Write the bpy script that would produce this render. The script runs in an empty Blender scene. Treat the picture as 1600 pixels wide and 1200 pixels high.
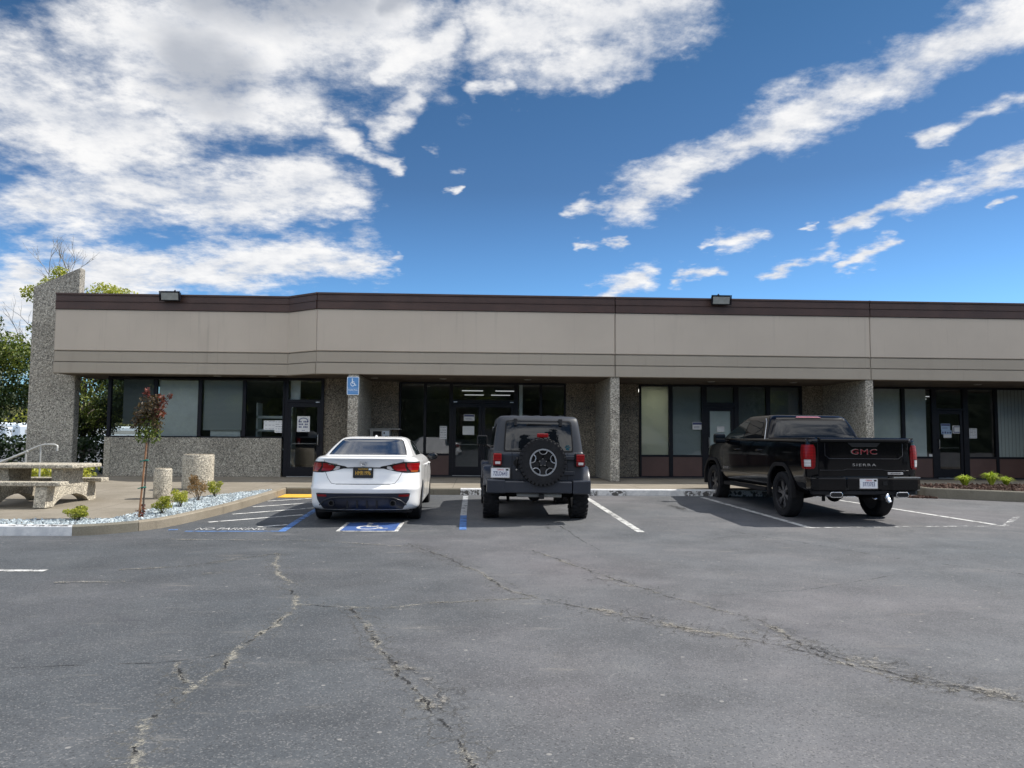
import bpy, bmesh, math, random
import numpy as np
from mathutils import Vector, Matrix, Euler, noise

rad = math.radians
SC = bpy.context.scene
COL = SC.collection
random.seed(7)

# ------------------------------------------------------------------ camera
cam_d = bpy.data.cameras.new('camera')
cam = bpy.data.objects.new('camera', cam_d)
COL.objects.link(cam)
cam_d.sensor_fit = 'HORIZONTAL'
cam_d.sensor_width = 36.0
cam_d.lens = 36.0 * 1210 / 1600
cam_d.clip_start = 0.05
cam_d.clip_end = 5000
PITCH, YAW, ROLL = rad(4.0), rad(2.6), rad(0.42)
fw = Vector((math.sin(YAW) * math.cos(PITCH), math.cos(YAW) * math.cos(PITCH), math.sin(PITCH)))
rt = Vector((math.cos(YAW), -math.sin(YAW), 0))
up = rt.cross(fw)
rt2 = rt * math.cos(ROLL) + up * math.sin(ROLL)
up2 = up * math.cos(ROLL) - rt * math.sin(ROLL)
cm = Matrix((rt2, up2, -fw)).transposed().to_4x4()
cm.translation = Vector((0, 0, 1.47))
cam.matrix_world = cm
SC.camera = cam

# ------------------------------------------------------------------ exposure
SC.view_settings.view_transform = 'Standard'
SC.view_settings.look = 'None'
SC.view_settings.gamma = 1.0
SC.view_settings.use_curve_mapping = False
SC.view_settings.exposure = 0.80
SC.cycles.max_bounces = 8
SC.cycles.transparent_max_bounces = 12
SC.cycles.caustics_reflective = False
SC.cycles.caustics_refractive = False

# ------------------------------------------------------------------ sun and sky
SUN_DIR = Vector((0.86, 0.20, 1.0)).normalized()       # towards the sun
SUN_EL = math.asin(SUN_DIR.z)
SUN_AZ = math.atan2(SUN_DIR.x, SUN_DIR.y)              # from +Y towards +X
sd = bpy.data.lights.new('sun', 'SUN')
sd.energy = 3.3
sd.angle = rad(0.53)
sd.color = (1.0, 0.95, 0.87)
sun = bpy.data.objects.new('sun', sd)
COL.objects.link(sun)
sun.rotation_euler = SUN_DIR.to_track_quat('Z', 'Y').to_euler()
sun.location = (30, 10, 40)


class NT:
    """small helper to write node trees"""
    def __init__(self, tree):
        self.t = tree
    def n(self, typ, **kw):
        nd = self.t.nodes.new(typ)
        for k, v in kw.items():
            setattr(nd, k, v)
        return nd
    def set(self, sock, v):
        if isinstance(v, bpy.types.NodeSocket):
            self.t.links.new(v, sock)
        elif v is not None:
            sock.default_value = v
    def math(self, op, a, b=None, c=None, clamp=False):
        nd = self.n('ShaderNodeMath', operation=op)
        nd.use_clamp = clamp
        self.set(nd.inputs[0], a)
        if b is not None: self.set(nd.inputs[1], b)
        if c is not None: self.set(nd.inputs[2], c)
        return nd.outputs[0]
    def vmath(self, op, a, b=None, out=0):
        nd = self.n('ShaderNodeVectorMath', operation=op)
        self.set(nd.inputs[0], a)
        if b is not None:
            if op == 'SCALE': self.set(nd.inputs['Scale'], b)
            else: self.set(nd.inputs[1], b)
        return nd.outputs[out]
    def noise(self, vec, scale, detail=4.0, rough=0.55, color=False, dist=0.0):
        nd = self.n('ShaderNodeTexNoise')
        if vec is not None: self.set(nd.inputs['Vector'], vec)
        nd.inputs['Scale'].default_value = scale
        nd.inputs['Detail'].default_value = detail
        nd.inputs['Roughness'].default_value = rough
        nd.inputs['Distortion'].default_value = dist
        return nd.outputs['Color' if color else 'Fac']
    def ramp(self, fac, stops, interp='LINEAR'):
        nd = self.n('ShaderNodeValToRGB')
        cr = nd.color_ramp
        cr.interpolation = interp
        while len(cr.elements) < len(stops): cr.elements.new(0.5)
        for e, (p, c) in zip(cr.elements, stops):
            e.position = p
            e.color = (c, c, c, 1) if isinstance(c, (int, float)) else (*c[:3], 1)
        self.set(nd.inputs[0], fac)
        return nd.outputs[0]
    def mix(self, fac, a, b, blend='MIX'):
        nd = self.n('ShaderNodeMix', data_type='RGBA', blend_type=blend)
        self.set(nd.inputs[0], fac)
        for i, v in ((6, a), (7, b)):
            if isinstance(v, (tuple, list)): v = (*v[:3], 1)
            self.set(nd.inputs[i], v)
        return nd.outputs[2]
    def smooth(self, v, lo, hi):
        nd = self.n('ShaderNodeMapRange', interpolation_type='SMOOTHSTEP')
        self.set(nd.inputs[0], v)
        nd.inputs[1].default_value = lo
        nd.inputs[2].default_value = hi
        return nd.outputs[0]


# capsule falloff group: (az,el) point, segment A-B, radius -> 1 at the core, 0 at the edge, negative outside
def capsule_group():
    g = bpy.data.node_groups.new('cloud_streak', 'ShaderNodeTree')
    for nm, ty in (('P', 'NodeSocketVector'), ('A', 'NodeSocketVector'), ('B', 'NodeSocketVector'), ('R', 'NodeSocketFloat')):
        g.interface.new_socket(nm, in_out='INPUT', socket_type=ty)
    g.interface.new_socket('D', in_out='OUTPUT', socket_type='NodeSocketFloat')
    q = NT(g)
    gi, go = q.n('NodeGroupInput'), q.n('NodeGroupOutput')
    pa = q.vmath('SUBTRACT', gi.outputs['P'], gi.outputs['A'])
    ba = q.vmath('SUBTRACT', gi.outputs['B'], gi.outputs['A'])
    h = q.math('DIVIDE', q.vmath('DOT_PRODUCT', pa, ba, 1), q.vmath('DOT_PRODUCT', ba, ba, 1), clamp=True)
    d = q.vmath('LENGTH', q.vmath('SUBTRACT', pa, q.vmath('SCALE', ba, h)), None, 1)
    g.links.new(q.math('SUBTRACT', 1.0, q.math('DIVIDE', d, gi.outputs['R'])), go.inputs['D'])
    return g


CLOUDS = [  # azimuth/elevation of both ends in degrees, half width in degrees
    (10.4, 16.7, 14.5, 18.6, 1.45), (14.0, 18.4, 22.1, 21.7, 1.35), (22.1, 21.7, 30, 23.9, 1.75), (30, 23.9, 37.6, 25.9, 2.1), (25.7, 14.2, 30.1, 15.6, .68), (30.1, 15.6, 37.3, 17.2, 1.07),
    (31.0, 19.2, 37.1, 20.9, .6), (7.3, 13.9, 10.6, 14.3, .44), (18.0, 14.1, 20.2, 14.7, .88), (16.4, 13.2, 17.1, 13.5, .39),
    (9.7, 11.1, 12.0, 12.0, 1.07), (14.8, 11.7, 18.0, 12.0, .59), (20.6, 11.5, 25.1, 12.9, .63), (26.1, 12.0, 28.9, 12.8, .63),
    (22.8, 14.9, 24.3, 14.7, .29), (32.6, 12.9, 34.1, 12.9, .24), (34.8, 14.7, 36.5, 15.1, .29), (6.6, 16.3, 9.2, 17.0, .59),
    (.9, 28.0, 15.0, 29.9, 3.02), (4.9, 26.4, 12.6, 27.4, 1.66), (-.4, 24.4, 2.4, 25.4, .59), (15.4, 27.1, 16.1, 27.9, .44),
    (-24.7, 25.2, -6.8, 28.8, 5.6), (-20.5, 21.7, -13.2, 23.5, 3.17), (-31.7, 20.3, -23.3, 19.3, 4.4), (-29.4, 14.3, -11.7, 18.0, 2.5),
    (-19.1, 15.1, -9.6, 17.5, 1.95), (-29.9, 10.1, -8.8, 12.8, 1.85), (-10.7, 12.6, -6.3, 12.8, .59), (-31.1, 7.0, -27.4, 9.4, 3.41),
    (-10.9, 22.1, -9.5, 20.9, .98), (-7.2, 21.3, -4.8, 23.8, .98), (-9.0, 20.3, -6.2, 19.5, .54), (-4.0, 20.6, -1.6, 19.3, .44),
    (-8.2, 25.2, -2.5, 27.9, 1.17), (-2.6, 18.1, -1.4, 18.0, .29),
    # clouds added behind and beside the viewer, for fill light and glass reflections
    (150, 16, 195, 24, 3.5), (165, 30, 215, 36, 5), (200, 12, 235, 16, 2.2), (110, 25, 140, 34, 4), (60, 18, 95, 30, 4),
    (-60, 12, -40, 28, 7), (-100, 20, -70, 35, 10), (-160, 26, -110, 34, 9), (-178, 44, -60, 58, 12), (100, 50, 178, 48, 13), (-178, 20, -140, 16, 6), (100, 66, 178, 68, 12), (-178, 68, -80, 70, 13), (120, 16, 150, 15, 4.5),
    (-22, 36, -6, 45, 2.6), (-7, 38, 12, 46, 2.4), (0, 37, 18, 36, 1.4), (-24, 40, -8, 52, 3),
]
GREYS = [(-21.1, 24.7, -19.0, 24.3, 3.0), (-19.6, 29.2, -9.2, 30.2, 2.6), (-7.3, 29.2, -5.4, 30.1, .98)]

world = bpy.data.worlds.new('World')
SC.world = world
world.use_nodes = True
wt = world.node_tree
wt.nodes.clear()
q = NT(wt)
out = q.n('ShaderNodeOutputWorld')
bg = q.n('ShaderNodeBackground')
bg.inputs['Strength'].default_value = 0.085
sky = q.n('ShaderNodeTexSky', sky_type='NISHITA')
sky.sun_disc = False
sky.sun_elevation = SUN_EL
sky.sun_rotation = SUN_AZ
sky.altitude = 200
sky.air_density = 1.0
sky.dust_density = 0.25
sky.ozone_density = 3.0
tc = q.n('ShaderNodeTexCoord')
D = tc.outputs['Generated']
sx = q.n('ShaderNodeSeparateXYZ')
q.set(sx.inputs[0], D)
az = q.math('MULTIPLY', q.math('ARCTAN2', sx.outputs[0], sx.outputs[1]), 180 / math.pi)
el = q.math('MULTIPLY', q.math('ARCSINE', sx.outputs[2]), 180 / math.pi)
cx = q.n('ShaderNodeCombineXYZ')
q.set(cx.inputs[0], az); q.set(cx.inputs[1], el)
# cloud layer coordinates: where the view ray meets a flat layer
zc = q.math('MAXIMUM', q.math('ADD', sx.outputs[2], 0.16), 0.05)
pl = q.n('ShaderNodeCombineXYZ')
q.set(pl.inputs[0], q.math('DIVIDE', sx.outputs[0], zc)); q.set(pl.inputs[1], q.math('DIVIDE', sx.outputs[1], zc))
P = pl.outputs[0]
warp = q.vmath('SUBTRACT', q.noise(P, 3.0, 3, .55, color=True), (0.5, 0.5, 0.5))
warp2 = q.vmath('SUBTRACT', q.noise(P, 12, 3, .6, color=True), (0.5, 0.5, 0.5))
AE = q.vmath('ADD', q.vmath('ADD', cx.outputs[0], q.vmath('SCALE', warp, 3.6)), q.vmath('SCALE', warp2, 1.5))
capg = capsule_group()
def caps(lst):
    acc = None
    for a0, e0, a1, e1, r in lst:
        nd = q.n('ShaderNodeGroup'); nd.node_tree = capg
        q.set(nd.inputs['P'], AE)
        nd.inputs['A'].default_value = (a0, e0, 0)
        nd.inputs['B'].default_value = (a1, e1, 0)
        nd.inputs['R'].default_value = r
        acc = nd.outputs[0] if acc is None else q.math('MAXIMUM', acc, nd.outputs[0])
    return acc
bias = q.math('MAXIMUM', caps(CLOUDS), -1.0)
f1 = q.noise(P, 4.6, 9, .64)
f2 = q.noise(P, 17, 7, .66)
# rolled puffs across the streaks and broken texture in the left field
fb = q.math('ADD', q.math('MULTIPLY', q.math('SUBTRACT', f1, .5), 2.45), q.math('MULTIPLY', q.math('SUBTRACT', f2, .5), 1.15))
dens = q.math('ADD', bias, fb)
alpha = q.smooth(dens, -0.24, 0.92)
alpha = q.math('MULTIPLY', alpha, q.smooth(el, 0.0, 4.0))
thick = q.smooth(q.math('ADD', caps(GREYS), q.math('MULTIPLY', fb, .35)), -0.25, 0.9)
puff = q.smooth(q.math('ADD', q.math('MULTIPLY', fb, 1.15), q.math('MULTIPLY', q.math('SUBTRACT', q.noise(P, 8, 6, .6), .5), 1.7)), -0.7, 0.75)
white = q.mix(puff, (4.6, 4.8, 5.2), (6.8, 6.75, 6.7))
ccol = q.mix(thick, white, (3.4, 3.6, 4.0))
# clouds behind the viewer brightened to lift the shade on shops and cars
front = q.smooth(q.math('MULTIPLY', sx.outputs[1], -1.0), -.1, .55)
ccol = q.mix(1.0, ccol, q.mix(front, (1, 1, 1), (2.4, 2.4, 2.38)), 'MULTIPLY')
# polarised-looking deep blue overhead, paler towards the horizon
tint = q.ramp(q.math('DIVIDE', el, 90.0), [(0, (.56, .80, 1.0)), (.10, (.50, .79, 1.04)), (.20, (.345, .50, .63)), (.32, (.275, .455, .555)), (.6, (.3, .46, .6))])
skyc = q.mix(1.0, sky.outputs[0], tint, 'MULTIPLY')
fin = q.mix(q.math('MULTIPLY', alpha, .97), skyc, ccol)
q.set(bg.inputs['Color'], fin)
wt.links.new(bg.outputs[0], out.inputs[0])
world.cycles.sampling_method = 'MANUAL'
world.cycles.sample_map_resolution = 512

# ------------------------------------------------------------------ mesh helpers
def tag(o, label=None, cat=None, group=None, kind=None):
    for k, v in (('label', label), ('category', cat), ('group', group), ('kind', kind)):
        if v: o[k] = v
    return o

def empty(name, loc=(0, 0, 0), rz=0.0, ry=0.0):
    o = bpy.data.objects.new(name, None)
    o.location = loc
    o.rotation_euler = (0, ry, rz)
    o.empty_display_size = 0.3
    COL.objects.link(o)
    return o

class MB:
    """collects faces; build() links them as one mesh object"""
    def __init__(self):
        self.v, self.f, self.uv = [], [], []
        self.mi = []
    def add(self, verts, faces, mi=0):
        b = len(self.v)
        self.v += [tuple(p) for p in verts]
        self.f += [tuple(i + b for i in f) for f in faces]
        self.mi += [mi] * len(faces)
        return self
    def box(self, x0, x1, y0, y1, z0, z1, mi=0):
        v = [(x, y, z) for z in (z0, z1) for y in (y0, y1) for x in (x0, x1)]
        return self.add(v, [(0, 2, 3, 1), (4, 5, 7, 6), (0, 1, 5, 4), (2, 6, 7, 3), (0, 4, 6, 2), (1, 3, 7, 5)], mi)
    def prism(self, poly, z0, z1, mi=0):
        n = len(poly)
        a = sum(poly[i][0] * poly[(i + 1) % n][1] - poly[(i + 1) % n][0] * poly[i][1] for i in range(n))
        if a < 0: poly = poly[::-1]
        zz0 = z0 if callable(z0) else (lambda x, y: z0)
        zz1 = z1 if callable(z1) else (lambda x, y: z1)
        v = [(x, y, zz0(x, y)) for x, y in poly] + [(x, y, zz1(x, y)) for x, y in poly]
        f = [tuple(range(n))[::-1], tuple(range(n, 2 * n))] + [(i, (i + 1) % n, (i + 1) % n + n, i + n) for i in range(n)]
        return self.add(v, f, mi)
    def sweep(self, prof, ax, a0, a1, mi=0):
        """closed 2-D profile extruded along axis ax ('x' or 'y')"""
        n = len(prof)
        if ax == 'x': v = [(a, p, z) for a in (a0, a1) for p, z in prof]
        else: v = [(p, a, z) for a in (a0, a1) for p, z in prof]
        f = [tuple(range(n)), tuple(range(n, 2 * n))[::-1]] + [(i + n, (i + 1) % n + n, (i + 1) % n, i) for i in range(n)]
        return self.add(v, f, mi)
    def tube(self, pts, r, n=8, mi=0, cap=True):
        pts = [Vector(p) for p in pts]
        rs = r if isinstance(r, (list, tuple)) else [r] * len(pts)
        rings, prev = [], None
        for i, p in enumerate(pts):
            t = (pts[min(i + 1, len(pts) - 1)] - pts[max(i - 1, 0)]).normalized()
            if prev is None:
                a = t.orthogonal().normalized()
            else:
                a = (prev - t * prev.dot(t)).normalized()
            prev = a
            b = t.cross(a)
            rings += [p + (a * math.cos(2 * math.pi * k / n) + b * math.sin(2 * math.pi * k / n)) * rs[i] for k in range(n)]
        f = []
        for i in range(len(pts) - 1):
            for k in range(n):
                f.append((i * n + k, i * n + (k + 1) % n, (i + 1) * n + (k + 1) % n, (i + 1) * n + k))
        if cap:
            f.append(tuple(range(n))[::-1]); m = (len(pts) - 1) * n
            f.append(tuple(range(m, m + n)))
        return self.add(rings, f, mi)
    def lathe(self, prof, c=(0, 0, 0), ax='z', n=32, mi=0, closed=False):
        """profile of (radius, height) turned about an axis through c"""
        v = []
        for r, h in prof:
            for k in range(n):
                a = 2 * math.pi * k / n
                x, y = r * math.cos(a), r * math.sin(a)
                p = {'z': (x, y, h), 'x': (h, x, y), 'y': (x, h, -y)}[ax]
                v.append((p[0] + c[0], p[1] + c[1], p[2] + c[2]))
        f = []
        m = len(prof)
        for i in range(m if closed else m - 1):
            for k in range(n):
                f.append((i * n + k, i * n + (k + 1) % n, ((i + 1) % m) * n + (k + 1) % n, ((i + 1) % m) * n + k))
        if not closed:
            f.append(tuple(range(n))[::-1])
            f.append(tuple(range((m - 1) * n, m * n)))
        return self.add(v, f, mi)
    def build(self, name, mats, parent=None, world=True, smooth=None, bevel=0.0):
        me = bpy.data.meshes.new(name)
        v = self.v
        if parent is not None and world:
            w = Vector((0, 0, 0)); p = parent
            while p is not None:
                w += p.location; p = p.parent
            v = [(a - w.x, b - w.y, c - w.z) for a, b, c in v]
        me.from_pydata(v, [], self.f)
        for m in (mats if isinstance(mats, (list, tuple)) else [mats]): me.materials.append(m)
        if any(self.mi): me.polygons.foreach_set('material_index', self.mi)
        me.update()
        o = bpy.data.objects.new(name, me)
        COL.objects.link(o)
        if parent is not None: o.parent = parent
        if smooth is not None: smooth_mesh(me, smooth)
        if bevel:
            b = o.modifiers.new('bevel', 'BEVEL'); b.width = bevel; b.segments = 2; b.limit_method = 'ANGLE'
            b.angle_limit = rad(40)
        return o

def smooth_mesh(me, ang=40):
    me.polygons.foreach_set('use_smooth', [True] * len(me.polygons))
    me.set_sharp_from_angle(angle=rad(ang))

def copy_tree(o, parent=None):
    c = o.copy(); COL.objects.link(c)
    if parent is not None: c.parent = parent
    for ch in list(o.children): copy_tree(ch, c)
    return c

def boolean(o, cutters):
    """cut closed meshes out of o and remove them"""
    for c in cutters:
        m = o.modifiers.new('cut', 'BOOLEAN'); m.object = c; m.operation = 'DIFFERENCE'; m.solver = 'EXACT'
    bpy.context.view_layer.update()
    dg = bpy.context.evaluated_depsgraph_get()
    me = bpy.data.meshes.new_from_object(o.evaluated_get(dg))
    o.modifiers.clear()
    old = o.data; o.data = me; bpy.data.meshes.remove(old)
    for c in cutters:
        d = c.data; bpy.data.objects.remove(c); bpy.data.meshes.remove(d)

def text_mesh(body, size, depth=0.0, sx=1.0, space=1.0, font_shear=0.0):
    """flat lettering centred on the origin in the xz plane, reading along +x, facing -y"""
    cu = bpy.data.curves.new('lettering', 'FONT')
    cu.body = body; cu.size = size; cu.align_x = 'CENTER'; cu.align_y = 'CENTER'
    cu.extrude = depth / 2; cu.space_character = space; cu.shear = font_shear; cu.resolution_u = 3
    o = bpy.data.objects.new('lettering', cu); COL.objects.link(o)
    bpy.context.view_layer.update()
    dg = bpy.context.evaluated_depsgraph_get()
    me = bpy.data.meshes.new_from_object(o.evaluated_get(dg))
    v = [(p.co.x * sx, -p.co.z, p.co.y) for p in me.vertices]
    f = [tuple(p.vertices) for p in me.polygons]
    bpy.data.objects.remove(o); bpy.data.curves.remove(cu); bpy.data.meshes.remove(me)
    return v, f

# ------------------------------------------------------------------ materials
def new_mat(name):
    m = bpy.data.materials.new(name); m.use_nodes = True
    m.node_tree.nodes.clear()
    q = NT(m.node_tree)
    out = q.n('ShaderNodeOutputMaterial')
    b = q.n('ShaderNodeBsdfPrincipled')
    q.t.links.new(b.outputs[0], out.inputs[0])
    return m, q, b, out

def coords(q, kind='Object'):
    if kind == 'World':
        return q.n('ShaderNodeNewGeometry').outputs['Position']
    return q.n('ShaderNodeTexCoord').outputs[kind]

def bump(q, b, h, dist=0.01, strength=1.0):
    nd = q.n('ShaderNodeBump'); nd.inputs['Distance'].default_value = dist; nd.inputs['Strength'].default_value = strength
    q.set(nd.inputs['Height'], h); q.set(b.inputs['Normal'], nd.outputs[0])

def plain(name, col, rough=0.5, metal=0.0, coat=0.0, var=0.12, vscale=3.0, spec=None, coat_rough=0.03):
    m, q, b, _ = new_mat(name)
    P = coords(q)
    n = q.noise(P, vscale, 6, .65)
    lo = tuple(c * (1 - var) for c in col); hi = tuple(min(1, c * (1 + var)) for c in col)
    q.set(b.inputs['Base Color'], q.mix(q.smooth(n, .3, .7), lo, hi))
    q.set(b.inputs['Roughness'], q.math('ADD', rough - .04, q.math('MULTIPLY', q.noise(P, vscale * 4, 3), .08)))
    b.inputs['Metallic'].default_value = metal
    b.inputs['Coat Weight'].default_value = coat
    b.inputs['Coat Roughness'].default_value = coat_rough
    if spec is not None: b.inputs['Specular IOR Level'].default_value = spec
    return m

M = {}

def m_asphalt():
    m, q, b, _ = new_mat('asphalt')
    P = coords(q, 'World')
    sq = q.vmath('MULTIPLY', P, (1, 1, 0))
    big = q.noise(sq, .16, 4, .6)
    med = q.noise(sq, 1.1, 6, .65)
    fine = q.noise(sq, 70, 3, .7)
    vor = q.n('ShaderNodeTexVoronoi'); q.set(vor.inputs['Vector'], sq); vor.inputs['Scale'].default_value = 115
    st = q.n('ShaderNodeSeparateColor'); q.set(st.inputs[0], vor.outputs['Color'])
    base = q.ramp(med, [(.3, (.094, .096, .100)), (.55, (.123, .124, .127)), (.75, (.157, .155, .153))])
    tint = q.ramp(big, [(.32, (.74, .82, .87)), (.5, (.98, 1, 1.02)), (.68, (1.2, 1.13, 1.15))])
    c = q.mix(1.0, base, tint, 'MULTIPLY')
    # an older, darker sealed area on the left side of the lot
    sxyz = q.n('ShaderNodeSeparateXYZ'); q.set(sxyz.inputs[0], sq)
    edge_ = q.math('ADD', sxyz.outputs[0], q.math('MULTIPLY', q.math('SUBTRACT', q.noise(sq, .35, 5, .65), .5), 5.0))
    c = q.mix(1.0, c, q.mix(q.smooth(edge_, -1.8, 1.6), (.70, .73, .76), (1.05, 1.04, 1.05)), 'MULTIPLY')
    mott = q.noise(sq, .85, 6, .7, dist=.6)
    c = q.mix(1.0, c, q.ramp(mott, [(.32, .80), (.5, 1.0), (.68, 1.16)]), 'MULTIPLY')
    # light aggregate worn out of the binder, and dark pits between
    c = q.mix(q.math('MULTIPLY', q.smooth(st.outputs[0], .78, .98), .42), c, (.28, .275, .27))
    c = q.mix(q.math('MULTIPLY', q.smooth(st.outputs[1], .78, .98), .5), c, (.025, .025, .027))
    # isolated pale chips and paint flecks
    v2 = q.n('ShaderNodeTexVoronoi'); q.set(v2.inputs['Vector'], sq); v2.inputs['Scale'].default_value = 7
    s2 = q.n('ShaderNodeSeparateColor'); q.set(s2.inputs[0], v2.outputs['Color'])
    chip = q.math('MULTIPLY', q.math('LESS_THAN', v2.outputs['Distance'], q.math('MULTIPLY', s2.outputs[2], .10)), q.math('GREATER_THAN', s2.outputs[0], .45))
    c = q.mix(q.math('MULTIPLY', chip, .6), c, (.33, .32, .30))
    # broad worn and oil-dark stains
    stn = q.smooth(q.noise(sq, .55, 5, .6, dist=.4), .60, .72)
    c = q.mix(q.math('MULTIPLY', stn, .38), c, (.05, .05, .06))
    wear = q.smooth(q.noise(q.vmath('MULTIPLY', sq, (.5, 1.6, 1)), 1.6, 6, .7), .58, .75)
    c = q.mix(q.math('MULTIPLY', wear, .5), c, (.21, .20, .19))
    w2 = q.smooth(q.noise(q.vmath('MULTIPLY', sq, (.25, 1.0, 1)), 3.1, 7, .75), .60, .70)
    c = q.mix(q.math('MULTIPLY', w2, .45), c, (.24, .225, .20))
    q.set(b.inputs['Base Color'], c)
    b.inputs['Roughness'].default_value = .82
    b.inputs['Specular IOR Level'].default_value = .35
    bump(q, b, q.math('ADD', q.math('MULTIPLY', fine, .6), q.math('MULTIPLY', st.outputs[0], .5)), .006, .9)
    return m
M['asphalt'] = m_asphalt()

def m_concrete(name, a, bcol, grain=60, stain=.35, joints=None, rough=.85):
    m, q, b, _ = new_mat(name)
    P = coords(q, 'World')
    n1 = q.noise(P, 1.3, 6, .62); n2 = q.noise(P, grain, 3, .7); n3 = q.noise(q.vmath('MULTIPLY', P, (1, 1, .35)), 3.7, 5, .7)
    c = q.mix(q.smooth(n1, .3, .7), a, bcol)
    c = q.mix(q.math('MULTIPLY', q.smooth(n3, .56, .72), stain), c, tuple(x * .5 for x in a))
    c = q.mix(q.math('MULTIPLY', q.math('SUBTRACT', n2, .5), 1.2), c, (1, 1, .97), 'SOFT_LIGHT') if False else q.mix(q.smooth(n2, .35, .75), tuple(0 for _ in a), c) if False else c
    sp = q.smooth(n2, .30, .70)
    c = q.mix(1.0, c, q.ramp(sp, [(0, .84), (1, 1.12)]), 'MULTIPLY')
    if joints:
        s = q.n('ShaderNodeSeparateXYZ'); q.set(s.inputs[0], P)
        def line(v, per, off):
            f = q.math('FRACT', q.math('DIVIDE', q.math('ADD', v, off), per))
            return q.math('LESS_THAN', q.math('ABSOLUTE', q.math('SUBTRACT', f, .5)), .008 / per)
        j = q.math('MAXIMUM', line(s.outputs[0], joints[0], 100.3), line(s.outputs[1], joints[1], 100.8))
        c = q.mix(q.math('MULTIPLY', j, .65), c, tuple(x * .35 for x in a))
    q.set(b.inputs['Base Color'], c)
    b.inputs['Roughness'].default_value = rough
    b.inputs['Specular IOR Level'].default_value = .25
    bump(q, b, n2, .003, .5)
    return m
M['sidewalk'] = m_concrete('sidewalk_concrete', (.215, .19, .15), (.275, .245, .20), 45, .3, joints=(1.5, 1.5))
M['kerb'] = m_concrete('kerb_concrete', (.23, .198, .15), (.30, .262, .205), 55, .45)
M['kerb_dark'] = m_concrete('kerb_shaded_concrete', (.165, .152, .122), (.22, .205, .165), 55, .5)  # kerb concrete with the shade of viewer-facing sides put into its colour

def m_painted_kerb():
    m, q, b, _ = new_mat('white_kerb_paint')
    P = coords(q, 'World')
    n = q.noise(P, 6, 5, .7); sp = q.n('ShaderNodeSeparateXYZ'); q.set(sp.inputs[0], P)
    # rubber scuffs and bare patches on the upright face, in clusters along the kerb
    clus = q.smooth(q.noise(q.vmath('MULTIPLY', P, (1, .15, .2)), 1.4, 2, .5), .42, .50)
    bits = q.smooth(q.noise(q.vmath('MULTIPLY', P, (1, 1, .8)), 13, 4, .6), .46, .54)
    face = q.math('LESS_THAN', q.math('ABSOLUTE', q.math('SUBTRACT', sp.outputs[2], .20)), .06)
    sc = q.math('MULTIPLY', q.math('MULTIPLY', clus, bits), face)
    c = q.mix(q.smooth(n, .35, .7), (.60, .61, .62), (.80, .80, .79))
    c = q.mix(q.math('MULTIPLY', sc, .92), c, (.05, .045, .04))
    chip = q.smooth(q.noise(P, 19, 5, .7), .64, .70)
    c = q.mix(q.math('MULTIPLY', chip, .7), c, (.30, .28, .24))
    q.set(b.inputs['Base Color'], c); b.inputs['Roughness'].default_value = .7
    return m
M['kerb_white'] = m_painted_kerb()

def m_aggregate(name, scale=26, base=(.26, .245, .215), bright=1.0, con=1.0):
    m, q, b, _ = new_mat(name)
    P = coords(q, 'World')
    P = q.vmath('ADD', P, q.vmath('SCALE', q.vmath('SUBTRACT', q.noise(P, 14, 3, .6, color=True), (.5, .5, .5)), .03))
    v = q.n('ShaderNodeTexVoronoi'); q.set(v.inputs['Vector'], P); v.inputs['Scale'].default_value = scale
    v2 = q.n('ShaderNodeTexVoronoi'); q.set(v2.inputs['Vector'], P); v2.inputs['Scale'].default_value = scale * 2.3
    s = q.n('ShaderNodeSeparateColor'); q.set(s.inputs[0], v.outputs['Color'])
    s2 = q.n('ShaderNodeSeparateColor'); q.set(s2.inputs[0], v2.outputs['Color'])
    k = bright
    stops = [(0, tuple(x * k * (1 - .72 * con) for x in base)), (.25, tuple(x * k * (1 - .45 * con) for x in base)), (.5, tuple(x * k for x in base)), (.75, tuple(x * k * (1 + .4 * con) for x in base)), (1, tuple(min(.8, x * k * (1 + 1.0 * con)) for x in base))]
    c1 = q.ramp(s.outputs[0], stops)
    c2 = q.ramp(s2.outputs[1], stops)
    c = q.mix(q.smooth(s.outputs[2], .45, .55), c1, c2)
    big = q.noise(P, .9, 4, .6)
    c = q.mix(1.0, c, q.ramp(big, [(.3, .82), (.7, 1.12)]), 'MULTIPLY')
    q.set(b.inputs['Base Color'], c)
    b.inputs['Roughness'].default_value = .75
    bump(q, b, q.math('SUBTRACT', 1.0, v.outputs['Distance']), .012, .8)
    return m
M['aggregate'] = m_aggregate('exposed_aggregate', 36, (.31, .285, .24), 1.1, .95)
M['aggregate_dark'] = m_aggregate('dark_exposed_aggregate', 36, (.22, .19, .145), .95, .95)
M['aggregate_mid'] = m_aggregate('grey_exposed_aggregate', 38, (.31, .285, .235), 1.0, .95)
M['aggregate_pale'] = m_aggregate('pale_cast_aggregate', 44, (.42, .38, .305), 1.0, .75)

def m_stucco(name, col):
    m, q, b, _ = new_mat(name)
    P = coords(q, 'World')
    n1 = q.noise(P, .45, 5, .6)
    n2 = q.noise(q.vmath('MULTIPLY', P, (1.6, 1.6, .25)), 1.2, 5, .65)
    c = q.mix(q.smooth(n1, .3, .7), tuple(x * .955 for x in col), tuple(x * 1.04 for x in col))
    c = q.mix(q.math('MULTIPLY', q.smooth(n2, .55, .78), .30), c, tuple(x * .70 for x in col))
    n3 = q.noise(q.vmath('MULTIPLY', P, (3.5, 3.5, .10)), 2.6, 4, .7)
    c = q.mix(q.math('MULTIPLY', q.smooth(n3, .58, .74), .34), c, tuple(x * .6 for x in col))
    q.set(b.inputs['Base Color'], c); b.inputs['Roughness'].default_value = .85
    b.inputs['Specular IOR Level'].default_value = .2
    bump(q, b, q.noise(P, 120, 3, .7), .002, .5)
    return m
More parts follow.
